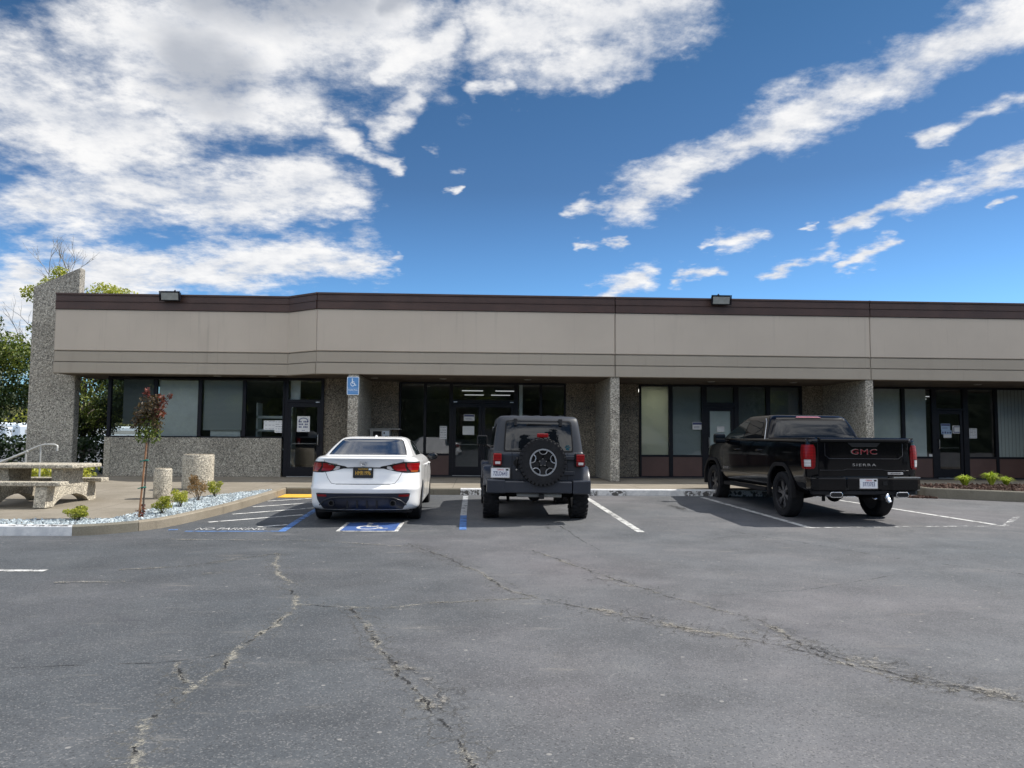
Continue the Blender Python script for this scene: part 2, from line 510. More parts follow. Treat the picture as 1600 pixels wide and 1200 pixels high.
M['stucco'] = m_stucco('tan_stucco', (.52, .452, .378))
M['stucco_band'] = m_stucco('taupe_stucco', (.375, .33, .272))
M['coping'] = plain('brown_coping_metal', (.066, .034, .026), .5, 0, 0, .2, 1.2)
M['soffit'] = plain('brown_soffit', (.11, .085, .065), .85, var=.3, vscale=2)
M['bronze'] = plain('dark_bronze_aluminium', (.008, .008, .012), .4, 0, var=.2, vscale=5, spec=.25)
M['panel'] = plain('brown_panel', (.115, .062, .050), .5, var=.12, vscale=1.5)
M['alu'] = plain('brushed_aluminium', (.55, .55, .54), .35, 1.0)
M['interior'] = plain('interior_wall_paint', (.22, .22, .21), .9, var=.1)
M['carpet'] = plain('interior_carpet', (.05, .05, .055), .95)
M['dark'] = plain('dark_interior_furniture', (.03, .03, .035), .7)
M['blind_white'] = plain('pale_roller_blind', (.85, .87, .78), .8, var=.05)
def m_roller(name, col):
    m, q, b, out = new_mat(name)
    b.inputs['Base Color'].default_value = (*col, 1); b.inputs['Roughness'].default_value = .8
    t = q.n('ShaderNodeBsdfTranslucent'); t.inputs[0].default_value = (*col, 1)
    mx = q.n('ShaderNodeMixShader'); mx.inputs[0].default_value = .4
    q.t.links.new(b.outputs[0], mx.inputs[1]); q.t.links.new(t.outputs[0], mx.inputs[2]); q.t.links.new(mx.outputs[0], out.inputs[0])
    return m
M['blind_white'] = m_roller('pale_roller_blind', (.85, .87, .76))
M['blind_grey'] = plain('grey_roller_blind', (.80, .88, .87), .8, var=.06)
M['paper'] = plain('white_paper', (.78, .78, .76), .7, var=.03)
M['paper_blue'] = plain('pale_blue_paper', (.42, .55, .72), .7, var=.04)
M['ink'] = plain('printed_ink', (.09, .10, .22), .7)
M['ink_grey'] = plain('grey_printed_ink', (.16, .16, .20), .7)

def m_slats(name, col, per, vertical=False):
    m, q, b, _ = new_mat(name)
    P = coords(q, 'World')
    s = q.n('ShaderNodeSeparateXYZ'); q.set(s.inputs[0], P)
    f = q.math('FRACT', q.math('DIVIDE', s.outputs[0 if vertical else 2], per))
    gap = q.smooth(f, .0, .22)
    c = q.mix(gap, tuple(x * .3 for x in col), col)
    q.set(b.inputs['Base Color'], c); b.inputs['Roughness'].default_value = .6
    bump(q, b, q.math('PINGPONG', f, .5), .02, .7)
    return m
M['slat'] = m_slats('horizontal_blind_slats', (.42, .48, .48), .035)
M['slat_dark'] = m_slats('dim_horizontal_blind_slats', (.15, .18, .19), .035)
M['vslat'] = m_slats('vertical_blind_slats', (.60, .66, .64), .12, True)

def m_glass():
    m, q, b, out = new_mat('tinted_window_glass')
    q.t.nodes.remove(b)
    tr = q.n('ShaderNodeBsdfTransparent'); tr.inputs[0].default_value = (.88, .91, .90, 1)
    gl = q.n('ShaderNodeBsdfGlossy'); gl.inputs['Roughness'].default_value = 0.0
    gl.inputs[0].default_value = (.95, .97, 1, 1)
    P = coords(q, 'World')
    bp = q.n('ShaderNodeBump'); bp.inputs['Distance'].default_value = .02; bp.inputs['Strength'].default_value = .05
    q.set(bp.inputs['Height'], q.noise(P, .9, 2, .5)); q.set(gl.inputs['Normal'], bp.outputs[0])
    fr = q.n('ShaderNodeFresnel'); fr.inputs[0].default_value = 1.5
    mx = q.n('ShaderNodeMixShader')
    q.set(mx.inputs[0], q.math('MULTIPLY', fr.outputs[0], 2.0, clamp=True))
    q.t.links.new(tr.outputs[0], mx.inputs[1]); q.t.links.new(gl.outputs[0], mx.inputs[2])
    q.t.links.new(mx.outputs[0], out.inputs[0])
    return m
M['glass'] = m_glass()

def emit(name, col, s):
    m, q, b, _ = new_mat(name)
    b.inputs['Base Color'].default_value = (*col, 1)
    b.inputs['Emission Color'].default_value = (*col, 1); b.inputs['Emission Strength'].default_value = s
    return m
M['office_light'] = emit('lit_ceiling_panel', (1.0, .97, .88), 5.0)
M['tube_light'] = emit('fluorescent_diffuser', (.95, .97, 1), .28)

def m_leaf(name, a, bcol, c3, rough=.5, trans=.25):
    m, q, b, out = new_mat(name)
    g = q.n('ShaderNodeNewGeometry')
    P = g.outputs['Position']
    n = q.noise(P, .8, 3, .6)
    c = q.ramp(g.outputs['Random Per Island'], [(0, a), (.55, bcol), (1, c3)])
    c = q.mix(q.math('MULTIPLY', q.smooth(n, .4, .65), .45), c, c3)
    q.set(b.inputs['Base Color'], c); b.inputs['Roughness'].default_value = rough
    t = q.n('ShaderNodeBsdfTranslucent'); q.set(t.inputs[0], q.mix(1.0, c, (1.25, 1.35, .7), 'MULTIPLY'))
    mx = q.n('ShaderNodeMixShader'); mx.inputs[0].default_value = trans
    q.t.links.new(b.outputs[0], mx.inputs[1]); q.t.links.new(t.outputs[0], mx.inputs[2])
    q.t.links.new(mx.outputs[0], out.inputs[0])
    return m
M['leaf'] = m_leaf('green_leaves', (.05, .09, .018), (.11, .16, .028), (.24, .26, .05))
M['leaf_yellow'] = m_leaf('yellow_green_leaves', (.16, .19, .03), (.34, .35, .05), (.52, .50, .08), trans=.4)
M['leaf_dark'] = m_leaf('dark_hedge_leaves', (.008, .022, .008), (.018, .040, .012), (.04, .07, .02))
M['leaf_olive'] = m_leaf('olive_leaves', (.03, .045, .02), (.05, .07, .03), (.09, .10, .04))
M['leaf_red'] = m_leaf('red_young_leaves', (.12, .022, .024), (.18, .04, .035), (.25, .09, .05), trans=.25)
M['leaf_bronze'] = m_leaf('bronze_leaves', (.05, .035, .02), (.09, .05, .03), (.13, .09, .035), trans=.25)
M['leaf_brown'] = m_leaf('brown_twiggy_leaves', (.11, .06, .025), (.20, .11, .04), (.30, .18, .06))
M['leaf_lime'] = m_leaf('lime_grass_blades', (.20, .30, .03), (.36, .45, .05), (.55, .58, .10), trans=.35)
M['conifer'] = m_leaf('conifer_needles', (.012, .022, .010), (.02, .036, .014), (.035, .05, .02), trans=.1)
M['bark'] = plain('grey_brown_bark', (.10, .085, .07), .9, var=.4, vscale=8)
M['twig'] = plain('grey_bare_twigs', (.28, .26, .24), .9, var=.3, vscale=6)
M['stake'] = plain('orange_brown_lodge_stake', (.30, .15, .075), .8, var=.3, vscale=12)
M['tie'] = plain('green_tie_tape', (.01, .16, .12), .5)

# ------------------------------------------------------------------ lie of the land
def g(y):
    """the lot is level near the viewer and rises gently to the shops"""
    s = .0235
    if y < 11: return 0.0
    if y < 13: return s * (y - 11) ** 2 / 4
    return s * (min(y, 18.1) - 12)

# ------------------------------------------------------------------ ground
mb = MB()
ys = [-400, -150, -60, -20, 0, 5, 9, 11] + [11 + .25 * i for i in range(1, 9)] + [14, 15, 16, 17, 18.1, 18.3, 24, 40, 80, 200, 600]
xs_ = [-500, -150, -50, -20, -8, 0, 8, 20, 50, 150, 500]
nv = len(xs_)
mb.add([(x, y, g(y)) for y in ys for x in xs_],
       [(j * nv + i, j * nv + i + 1, (j + 1) * nv + i + 1, (j + 1) * nv + i) for j in range(len(ys) - 1) for i in range(nv - 1)])
tag(mb.build('parking_lot', M['asphalt'], smooth=60), kind='structure')

KT = .15                                  # kerb height
def top(y): return g(y) + KT
# island outline (outer kerb face), from the far left round the bend up to the shop kerb
ISL = [(-40, 11.72), (-12, 11.70), (-5.87, 11.68), (-5.62, 11.78), (-5.38, 11.97), (-5.15, 12.22), (-4.95, 12.55), (-4.82, 12.95), (-4.74, 13.4), (-4.65, 13.95),
       (-4.57, 14.5), (-4.50, 15.2), (-4.45, 16.0), (-4.40, 16.9), (-4.38, 17.6), (-4.38, 18.25)]
def offset(pl, d):
    out = []
    for i, p in enumerate(pl):
        a, b_ = Vector(pl[max(i - 1, 0)]), Vector(pl[min(i + 1, len(pl) - 1)])
        t = (b_ - a).normalized()
        out.append((p[0] - t.y * d, p[1] + t.x * d))
    return out
def kerb(pl, name, mat, w=.15, topf=top, botf=lambda y: g(y) - .05, lo=0, label=None):
    inn = offset(pl, w)
    out2 = offset(pl, .018)
    mb = MB()
    n = len(pl)
    v = []
    for i in range(n):
        y = pl[i][1]
        v += [(*pl[i], botf(y)), (*pl[i], topf(y) - .02), (*out2[i], topf(y)), (*inn[i], topf(y)), (*inn[i], botf(y))]
    f = []
    for i in range(n - 1):
        for k in range(4):
            f.append((i * 5 + k, (i + 1) * 5 + k, (i + 1) * 5 + k + 1, i * 5 + k + 1))
    f += [tuple(range(5)), tuple(range((n - 1) * 5, n * 5))[::-1]]
    mb.add(v, f)
    return tag(mb.build(name, mat, smooth=35), kind='structure')
kerb(ISL[:3], 'kerb', M['kerb_white'])
kerb([(-5.868, 11.68)] + ISL[3:6], 'kerb', M['kerb_dark'])
kerb([(-5.145, 12.228)] + ISL[6:], 'kerb', M['kerb'])
kerb([(-4.375, 18.26), (-2.6, 18.22), (-.93, 18.2), (-.36, 18.2)], 'kerb', M['kerb_dark'])
kerb([(-.355, 18.2), (2.7, 18.12), (6.0, 18.1), (10.45, 18.1)], 'kerb', M['kerb_white'])
# raised kerb round the bed on the right
def rtop(y): return g(y) + .23
RB = [(10.62, 18.75), (10.62, 17.98), (10.72, 17.90), (11.4, 17.52), (12.4, 17.0), (14.5, 16.1), (30, 9.5)]
kerb(RB, 'kerb', M['kerb_dark'], topf=rtop)

# paving in front of the shops and round the picnic table
inner = offset(ISL, .15)
bed_in = [(-40, 12.40), (-7.3, 12.42), (-6.31, 12.49), (-5.75, 12.62), (-5.70, 13.4), (-5.66, 14.6), (-5.62, 15.78), (-5.45, 16.4), (-4.98, 17.2), (-4.62, 17.75)]
def sheet(name, rows, mat, zf, kind='structure'):
    """rows of (y, x0, x1) joined to one sheet"""
    mb = MB()
    v, f = [], []
    for y, x0, x1 in rows: v += [(x0, y, zf(y)), (x1, y, zf(y))]
    for i in range(len(rows) - 1): f.append((2 * i, 2 * i + 1, 2 * i + 3, 2 * i + 2))
    mb.add(v, f)
    return tag(mb.build(name, mat), kind=kind)
def bx(y, pl):
    for i in range(len(pl) - 1):
        if pl[i][1] <= y <= pl[i + 1][1]:
            t = (y - pl[i][1]) / max(pl[i + 1][1] - pl[i][1], 1e-6)
            return pl[i][0] + t * (pl[i + 1][0] - pl[i][0])
    return pl[-1][0]
rows = [(12.40, -40, -7.3), (12.49, -40, -6.31), (12.62, -40, -5.75)] + [(y, -40, bx(y, bed_in)) for y in (13.0, 13.4, 14, 14.6, 15.2, 15.78, 16.4, 17.2)] + [(17.76, -40, -4.55), (18.1, -40, -4.53)]
sheet('patio', rows, M['sidewalk'], lambda y: top(y) - .006)
mb = MB()
mb.add([(-40, 18.1, .287), (-4.53, 18.1, .287), (-4.53, 18.38, .287), (-.3, 18.34, .287), (2.7, 18.26, .287), (10.4, 18.24, .287), (10.77, 18.24, .287), (10.77, 19.75, .287), (30, 19.75, .287), (30, 24.4, .287), (-40, 24.4, .287)],
       [(0, 1, 2, 3, 4, 5, 6, 7, 8, 9, 10)])
tag(mb.build('sidewalk', M['sidewalk']), kind='structure')

# planting soil under the gravel and the bark mulch
M['soil'] = plain('brown_soil', (.07, .05, .035), .95, var=.4, vscale=9)
mb = MB()
pl_o = [(x, y) for x, y in inner if y < 17.8]
poly = [(x, y) for x, y in pl_o] + bed_in[::-1]
mb.add([(x, y, top(y) - .035) for x, y in poly], [tuple(range(len(poly)))])
bm = bmesh.new(); me_ = bpy.data.meshes.new('t'); me_.from_pydata(mb.v, [], mb.f); bm.from_mesh(me_); bmesh.ops.triangulate(bm, faces=bm.faces[:])
bm.to_mesh(me_); bm.free()
mb = MB(); mb.add([tuple(v.co) for v in me_.vertices], [tuple(p.vertices) for p in me_.polygons]); bpy.data.meshes.remove(me_)
tag(mb.build('soil_bed', M['soil']), kind='structure')
mb = MB()
mb.add([(10.76, 18.0, .33), (10.86, 17.98, .33), (12.45, 17.15, .31), (14.6, 16.25, .29), (30, 9.7, .24), (30, 19.74, .34), (10.76, 19.74, .34)], [tuple(range(7))])
tag(mb.build('soil_bed', M['soil']), kind='structure')

def inside(p, poly):
    c = False; n = len(poly)
    for i in range(n):
        x1, y1 = poly[i]; x2, y2 = poly[(i + 1) % n]
        if (y1 > p[1]) != (y2 > p[1]) and p[0] < (x2 - x1) * (p[1] - y1) / (y2 - y1) + x1: c = not c
    return c

# crushed pale stone: one object
def stones(name, label, cat, poly, box, n, r, mat, zf, flat=.7):
    rnd = random.Random(3)
    mb = MB(); k = 0
    while k < n:
        x, y = rnd.uniform(box[0], box[1]), rnd.uniform(box[2], box[3])
        if not inside((x, y), poly): continue
        k += 1
        s = r * rnd.uniform(.55, 1.25)
        R = Euler((rnd.uniform(0, 6), rnd.uniform(0, 6), rnd.uniform(0, 6))).to_matrix()
        pts = [(1, 0, 0), (-1, 0, 0), (0, 1, 0), (0, -1, 0), (0, 0, flat), (0, 0, -flat)]
        pts = [R @ (Vector(p) * s * rnd.uniform(.75, 1.2)) + Vector((x, y, zf(y) + rnd.uniform(-.2, .5) * r)) for p in pts]
        mb.add(pts, [(0, 2, 4), (2, 1, 4), (1, 3, 4), (3, 0, 4), (2, 0, 5), (1, 2, 5), (3, 1, 5), (0, 3, 5)])
    return tag(mb.build(name, mat), label, cat, kind='stuff')
def m_stone():
    m, q, b, _ = new_mat('pale_blue_white_crushed_stone')
    gq = q.n('ShaderNodeNewGeometry')
    q.set(b.inputs['Base Color'], q.ramp(gq.outputs['Random Per Island'], [(0, (.12, .115, .10)), (.12, (.22, .25, .27)), (.5, (.35, .41, .44)), (1, (.60, .66, .68))]))
    b.inputs['Roughness'].default_value = .8
    return m
M['stone'] = m_stone()
stones('gravel', 'pale blue white crushed stone filling the curved bed inside the kerb', 'gravel', poly, (-5.9, -4.4, 11.75, 17.9), 5200, .03, M['stone'], lambda y: top(y) - .022)
stones('gravel', 'pale crushed stone strip along the white painted kerb', 'gravel', poly, (-14, -5.9, 11.75, 12.6), 5200, .034, M['stone'], lambda y: top(y) - .022)
M['mulch'] = m_leaf('red_brown_bark_chips', (.035, .018, .014), (.075, .038, .028), (.13, .075, .05), .9, 0)
mp = [(10.78, 18.0), (12.45, 17.17), (14.6, 16.27), (18, 14.8), (18, 19.7), (10.78, 19.7)]
stones('bark_mulch', 'red brown bark chips covering the raised bed at right', 'bark mulch', mp, (10.7, 18, 14.5, 19.8), 4200, .045, M['mulch'], lambda y: .345 - max(0, 17.5 - y) * .03, .35)
# leaf litter against the kerb end
stones('leaf_litter', 'dry leaves and bark swept against the kerb end beside the truck', 'leaf litter', [(10.0, 18.08), (10.2, 17.85), (10.75, 17.7), (10.72, 17.9), (10.6, 18.05)], (9.9, 10.8, 17.6, 18.1), 260, .035, M['mulch'], lambda y: g(y) + .015, .35)

# ------------------------------------------------------------------ painted markings
def m_paint(name, col, wear=.5, sc=5.0):
    m, q, b, out = new_mat(name)
    P = coords(q, 'World')
    n = q.noise(P, sc, 6, .75)
    n2 = q.noise(P, 90, 2, .6)
    q.set(b.inputs['Base Color'], q.mix(q.smooth(n, .3, .7), tuple(c * .75 for c in col), col))
    b.inputs['Roughness'].default_value = .75
    tr = q.n('ShaderNodeBsdfTransparent'); mx = q.n('ShaderNodeMixShader')
    a = q.math('ADD', n, q.math('MULTIPLY', q.math('SUBTRACT', n2, .5), .5))
    q.set(mx.inputs[0], q.smooth(a, wear - .13, wear + .03))
    q.t.links.new(tr.outputs[0], mx.inputs[1]); q.t.links.new(b.outputs[0], mx.inputs[2]); q.t.links.new(mx.outputs[0], out.inputs[0])
    return m
M['white_paint'] = m_paint('worn_white_road_paint', (.62, .62, .60), .475, 7)
M['white_thin'] = m_paint('badly_worn_white_road_paint', (.55, .55, .54), .60, 7)
M['grey_thin'] = m_paint('faded_grey_road_paint', (.42, .44, .46), .44, 8)
M['blue_paint'] = m_paint('worn_blue_road_paint', (.08, .19, .46), .43)
M['blue_thin'] = m_paint('badly_worn_blue_road_paint', (.10, .20, .42), .50, 7)
M['blue_solid'] = m_paint('blue_symbol_paint', (.045, .11, .32), .37)
M['yellow_paint'] = m_paint('yellow_ramp_paint', (.80, .46, .05), .33)
NSTRIP = [0]
def strip(p0, p1, w, name, mat, dz=.004):
    NSTRIP[0] += 1; dz += .00025 * (NSTRIP[0] % 14)
    a, b_ = Vector(p0), Vector(p1)
    t = (b_ - a).normalized(); nrm = Vector((-t.y, t.x)) * w / 2
    mb = MB(); k = max(2, int((b_ - a).length / .25)); v = []
    for i in range(k + 1):
        c = a.lerp(b_, i / k)
        for s in (-1, 1):
            p = c + nrm * s; v.append((p.x, p.y, g(p.y) + dz))
    mb.add(v, [(2 * i, 2 * i + 2, 2 * i + 3, 2 * i + 1) for i in range(k)])
    return tag(mb.build(name, mat), kind='structure')
strip((-.20, 12.42), (-.22, 14.3), .115, 'parking_line', M['blue_paint'])
strip((-.22, 14.3), (-.23, 17.9), .115, 'parking_line', M['grey_thin'])
strip((2.60, 12.2), (2.50, 18.0), .12, 'parking_line', M['white_paint'])
strip((5.55, 12.7), (5.22, 17.8), .12, 'parking_line', M['white_paint'])
strip((9.02, 13.2), (8.12, 17.6), .12, 'parking_line', M['white_paint'])
strip((-5.75, 8.72), (-4.64, 8.72), .11, 'parking_line', M['white_paint'])
strip((5.6, 12.75), (9.1, 13.05), .10, 'parking_line', M['white_thin'])
strip((9.1, 13.05), (10.2, 14.3), .10, 'parking_line', M['white_thin'])
strip((-4.45, 13.26), (-3.12, 14.30), .10, 'access_aisle_line', M['white_paint'])
strip((-4.39, 14.35), (-3.14, 15.41), .10, 'access_aisle_line', M['white_paint'])
strip((-4.36, 15.53), (-3.16, 16.49), .10, 'access_aisle_line', M['white_paint'])
strip((-4.36, 16.6), (-3.18, 17.5), .10, 'access_aisle_line', M['white_paint'])
strip((-3.47, 12.68), (-3.08, 12.98), .10, 'access_aisle_line', M['white_paint'])
strip((-4.44, 12.20), (-2.96, 12.22), .10, 'access_aisle_line', M['blue_thin'])
strip((-2.98, 12.19), (-3.02, 13.3), .115, 'access_aisle_line', M['blue_paint'])
strip((-3.02, 13.3), (-3.10, 17.6), .115, 'access_aisle_line', M['blue_thin'])
strip((-4.75, 12.36), (-4.62, 12.40), .12, 'access_aisle_line', M['blue_thin'])
# ramp pad at the head of the aisle
strip((-3.7, 17.36), (-3.7, 18.12), 1.33, 'ramp_pad', M['yellow_paint'], .008)
strip((-2.5, 17.36), (-2.5, 18.12), 1.06, 'ramp_pad', M['yellow_paint'], .008)
def ground_text(body, x, y, size, sx, mat, name, sy=1.0):
    v, f = text_mesh(body, size)
    mb = MB(); mb.add([(x + a * sx, y + c * sy, g(y + c * sy) + .007) for a, b_, c in v], f)
    return tag(mb.build(name, mat), kind='structure')
M['letter_paint'] = m_paint('faded_white_letter_paint', (.60, .60, .59), .40, 5)
ground_text('NO PARKING', -3.83, 12.46, .22, .80, M['letter_paint'], 'access_aisle_lettering', 1.5)
# accessible stall symbol
X0, X1, Y0, Y1 = -2.16, -1.20, 12.2, 13.3
strip(((X0 + X1) / 2, Y0), ((X0 + X1) / 2, Y1), X1 - X0, 'accessible_stall_symbol', M['white_paint'], .004)
strip(((X0 + X1) / 2, Y0 + .07), ((X0 + X1) / 2, Y1 - .07), X1 - X0 - .12, 'accessible_stall_symbol', M['blue_solid'], .008)
def isa_faces(n=18):
    """wheelchair figure in a unit square, as flat quads"""
    V, F = [], []
    def quad(pts):
        b0 = len(V); V.extend(pts); F.append(tuple(range(b0, b0 + len(pts))))
    def bar(p, r_, w):
        a, c = Vector(p), Vector(r_); t = (c - a).normalized(); nn = Vector((-t.y, t.x)) * w / 2
        quad([tuple(a - nn), tuple(c - nn), tuple(c + nn), tuple(a + nn)])
    cx_, cy_, ro, ri = .46, .36, .27, .19
    for k in range(n):
        a0 = rad(100 + 265 * k / n); a1 = rad(100 + 265 * (k + 1) / n)
        quad([(cx_ + ro * math.cos(a0), cy_ + ro * math.sin(a0)), (cx_ + ro * math.cos(a1), cy_ + ro * math.sin(a1)),
              (cx_ + ri * math.cos(a1), cy_ + ri * math.sin(a1)), (cx_ + ri * math.cos(a0), cy_ + ri * math.sin(a0))])
    quad([(.41 + .075 * math.cos(rad(a)), .90 + .075 * math.sin(rad(a))) for a in range(0, 360, 30)])
    bar((.41, .81), (.44, .44), .10); bar((.43, .62), (.64, .62), .07)
    bar((.42, .45), (.68, .45), .09); bar((.66, .48), (.78, .20), .09); bar((.75, .20), (.90, .25), .07)
    return V, F
V_, F_ = isa_faces()
mb = MB(); mb.add([(X0 + .12 + a * .72, Y0 + .12 + b_ * .86, g(Y0 + .12 + b_ * .86) + .012) for a, b_ in V_], F_)
tag(mb.build('accessible_stall_symbol', M['white_paint']), kind='structure')

# ------------------------------------------------------------------ cracks in the asphalt
def m_crack(name, dust, w_dark, w_dust, dust_thr, brk_thr=.45, web=0.0, wscale=5.0, dark_op=.6):
    m, q, b, out = new_mat(name)
    uv = q.n('ShaderNodeUVMap'); s = q.n('ShaderNodeSeparateXYZ'); q.set(s.inputs[0], uv.outputs[0])
    P = coords(q, 'World')
    wob = q.math('ADD', q.math('MULTIPLY', q.math('SUBTRACT', q.noise(P, 3.5, 6, .75), .5), 1.1), q.math('MULTIPLY', q.math('SUBTRACT', q.noise(P, 24, 3, .7), .5), .22))
    u = q.math('ADD', s.outputs[0], wob)
    au = q.math('ABSOLUTE', u)
    edge = q.math('SUBTRACT', 1.0, q.smooth(q.math('ABSOLUTE', s.outputs[0]), .55, .98))
    brk = q.noise(P, 3.0, 4, .65)
    wd = q.math('MULTIPLY', q.smooth(q.noise(P, 6, 3, .6), .25, .75), w_dark)
    dark = q.math('LESS_THAN', au, wd)
    dark = q.math('MULTIPLY', dark, q.smooth(brk, brk_thr - .04, brk_thr + .04))
    if web:
        v = q.n('ShaderNodeTexVoronoi', feature='DISTANCE_TO_EDGE'); q.set(v.inputs['Vector'], q.vmath('ADD', P, q.vmath('SCALE', q.noise(P, 9, 3, .7, color=True), .10))); v.inputs['Scale'].default_value = wscale
        wb = q.math('LESS_THAN', v.outputs['Distance'], .022)
        wb = q.math('MULTIPLY', wb, q.smooth(q.math('ADD', q.noise(P, 1.7, 4, .7), q.math('MULTIPLY', edge, .25)), .66, .72))
        dark = q.math('MAXIMUM', dark, q.math('MULTIPLY', q.math('MULTIPLY', wb, edge), web))
    dn = q.noise(P, 16, 6, .8); grain = q.noise(P, 75, 3, .75); lump = q.noise(P, 2.1, 3, .6)
    near = q.math('SUBTRACT', 1.0, q.smooth(au, 0.0, w_dust))
    t = q.math('ADD', q.math('ADD', q.math('MULTIPLY', dn, .9), q.math('MULTIPLY', grain, .55)), q.math('ADD', q.math('MULTIPLY', near, .38), q.math('MULTIPLY', lump, .7)))
    dz = q.math('MULTIPLY', q.math('MULTIPLY', q.smooth(t, dust_thr, dust_thr + .20), q.smooth(near, .0, .25)), edge)
    c = q.mix(q.math('MULTIPLY', q.smooth(grain, .35, .65), .5), dust, tuple(x * 1.5 for x in dust))
    c = q.mix(dark, c, (.016, .015, .015))
    q.set(b.inputs['Base Color'], c); b.inputs['Roughness'].default_value = .9
    b.inputs['Specular IOR Level'].default_value = .1
    tr = q.n('ShaderNodeBsdfTransparent'); mx = q.n('ShaderNodeMixShader')
    q.set(mx.inputs[0], q.math('MAXIMUM', q.math('MULTIPLY', dark, dark_op), q.math('MULTIPLY', dz, .7), clamp=True))
    q.t.links.new(tr.outputs[0], mx.inputs[1]); q.t.links.new(b.outputs[0], mx.inputs[2]); q.t.links.new(mx.outputs[0], out.inputs[0])
    return m
M['crack_dust'] = m_crack('dust_filled_crack', (.30, .285, .245), .05, .42, 1.36, .52, .5, 7)
M['crack_dark'] = m_crack('open_dark_crack', (.27, .255, .22), .055, .45, 1.40, .44, .65, 7, .6)
M['crack_web'] = m_crack('crazed_asphalt', (.25, .235, .21), .03, .8, 1.44, .5, .8, 8, .5)
M['crack_fine'] = m_crack('hairline_crack', (.2, .19, .17), .10, .3, 1.7, .46)
M['oil'] = m_crack('oil_stain', (.03, .03, .032), .0, .9, 1.45, .9)
NCRACK = [0]
def crack(pts, w, mat, seed=0):
    NCRACK[0] += 1; zc_ = .0015 + .0004 * NCRACK[0]
    rnd = random.Random(seed)
    P = [Vector(p) for p in pts]
    fine = []
    for i in range(len(P) - 1):
        L = (P[i + 1] - P[i]).length; k = max(1, int(L / .12))
        for j in range(k):
            p = P[i].lerp(P[i + 1], j / k)
            fine.append(p + Vector((rnd.uniform(-1, 1), rnd.uniform(-1, 1))) * min(.03, w * .12))
    fine.append(P[-1])
    # soften the corners
    for _ in range(2):
        fine = [fine[0]] + [(fine[i - 1] + fine[i] * 2 + fine[i + 1]) / 4 for i in range(1, len(fine) - 1)] + [fine[-1]]
    me = bpy.data.meshes.new('asphalt_crack'); v, f, us = [], [], []
    n = len(fine); L = 0
    for i, p in enumerate(fine):
        t = (fine[min(i + 1, n - 1)] - fine[max(i - 1, 0)]).normalized(); nn = Vector((-t.y, t.x)) * w / 2
        for s in (-1, 1):
            c = p + nn * s; v.append((c.x, c.y, g(c.y) + zc_)); us.append((s, L))
        if i < n - 1: L += (fine[i + 1] - p).length
    f = [(2 * i, 2 * i + 2, 2 * i + 3, 2 * i + 1) for i in range(n - 1)]
    me.from_pydata(v, [], f)
    uvl = me.uv_layers.new(name='UVMap')
    for lp in me.loops: uvl.data[lp.index].uv = us[lp.vertex_index]
    me.materials.append(mat)
    o = bpy.data.objects.new('asphalt_crack', me); COL.objects.link(o)
    return tag(o, kind='structure')
CR = {'A': [(-2.47, 9.99), (-2.32, 9.24), (-2.11, 8.6), (-1.77, 7.7), (-1.55, 6.98), (-1.54, 6.39), (-1.6, 5.89), (-1.63, 5.46), (-1.6, 5.09), (-1.64, 4.72), (-1.68, 4.35), (-1.65, 4.07), (-1.42, 3.4), (-1.2, 2.0)],
      'A2': [(-1.65, 5.43), (-1.91, 5.24), (-2.22, 5.2), (-2.62, 5.18), (-3.12, 5.1), (-5, 4.9)],
      'A3': [(-1.91, 5.24), (-1.77, 4.9), (-1.64, 4.72)],
      'B': [(-1.08, 6.85), (-.88, 6.38), (-.68, 5.61), (-.49, 5.07), (-.33, 4.63), (-.24, 4.31), (-.09, 3.95), (.06, 3.47), (.4, 2.2)],
      'B2': [(-1.55, 6.98), (-1.08, 6.85), (-.78, 6.84), (-.24, 7.1), (.52, 7.23)],
      'C': [(-.91, 10.89), (-.51, 10.0), (-.2, 9.24), (.12, 8.39), (.36, 7.53), (.63, 7.15), (.94, 6.82), (1.37, 6.46), (1.67, 6.02), (2.07, 5.73), (2.35, 5.39), (2.57, 4.87), (2.87, 4.56)],
      'D': [(.74, 10.28), (1.16, 9.01), (1.6, 7.84), (1.83, 7.22), (2.34, 6.33), (2.35, 6.01), (2.38, 5.47), (2.65, 4.87), (2.9, 4.62), (3.4, 4.0)],
      'F': [(4.07, 12.37), (4.67, 11.07), (5.18, 9.75), (6.5, 7.9)],
      'G': [(-3.87, 8.8), (-3.19, 9.02), (-2.8, 9.62), (-2.47, 9.99)],
      'H': [(1.41, 13.0), (1.52, 11.39), (1.65, 10.17)]}
for k, (w, mt) in {'A': (.40, 'crack_dust'), 'A2': (.16, 'crack_fine'), 'A3': (.36, 'crack_dust'), 'B': (.42, 'crack_dark'), 'B2': (.36, 'crack_dust'),
                   'C': (.44, 'crack_dark'), 'D': (.40, 'crack_dark'), 'F': (.22, 'crack_fine'), 'G': (.30, 'crack_dark'), 'H': (.2, 'crack_fine')}.items():
    crack(CR[k], w, M[mt], len(CR[k]))
crack([(1.0, 6.75), (1.35, 6.35), (1.75, 5.95), (2.1, 5.6)], .75, M['crack_web'], 5)
crack([(2.1, 6.05), (2.45, 5.45), (2.75, 4.9), (3.1, 4.4)], .7, M['crack_web'], 15)
crack([(-.55, 5.2), (-.28, 4.9), (-.14, 4.5), (-.2, 4.2)], .55, M['crack_web'], 6)
crack([(1.75, 7.6), (1.45, 7.95), (1.25, 8.3)], .55, M['crack_web'], 9)
crack([(2.3, 7.3), (3.3, 7.6), (4.6, 8.4)], .14, M['crack_fine'], 11)
crack([(-2.9, 11.2), (-2.75, 12.0), (-2.6, 12.4)], .14, M['crack_fine'], 12)
crack([(-4.4, 11.3), (-3.4, 11.25), (-2.3, 11.2), (-.9, 10.6)], .30, M['crack_dust'], 13)
crack([(3.2, 3.2), (2.6, 3.5), (2.2, 3.45)], .14, M['crack_fine'], 17)
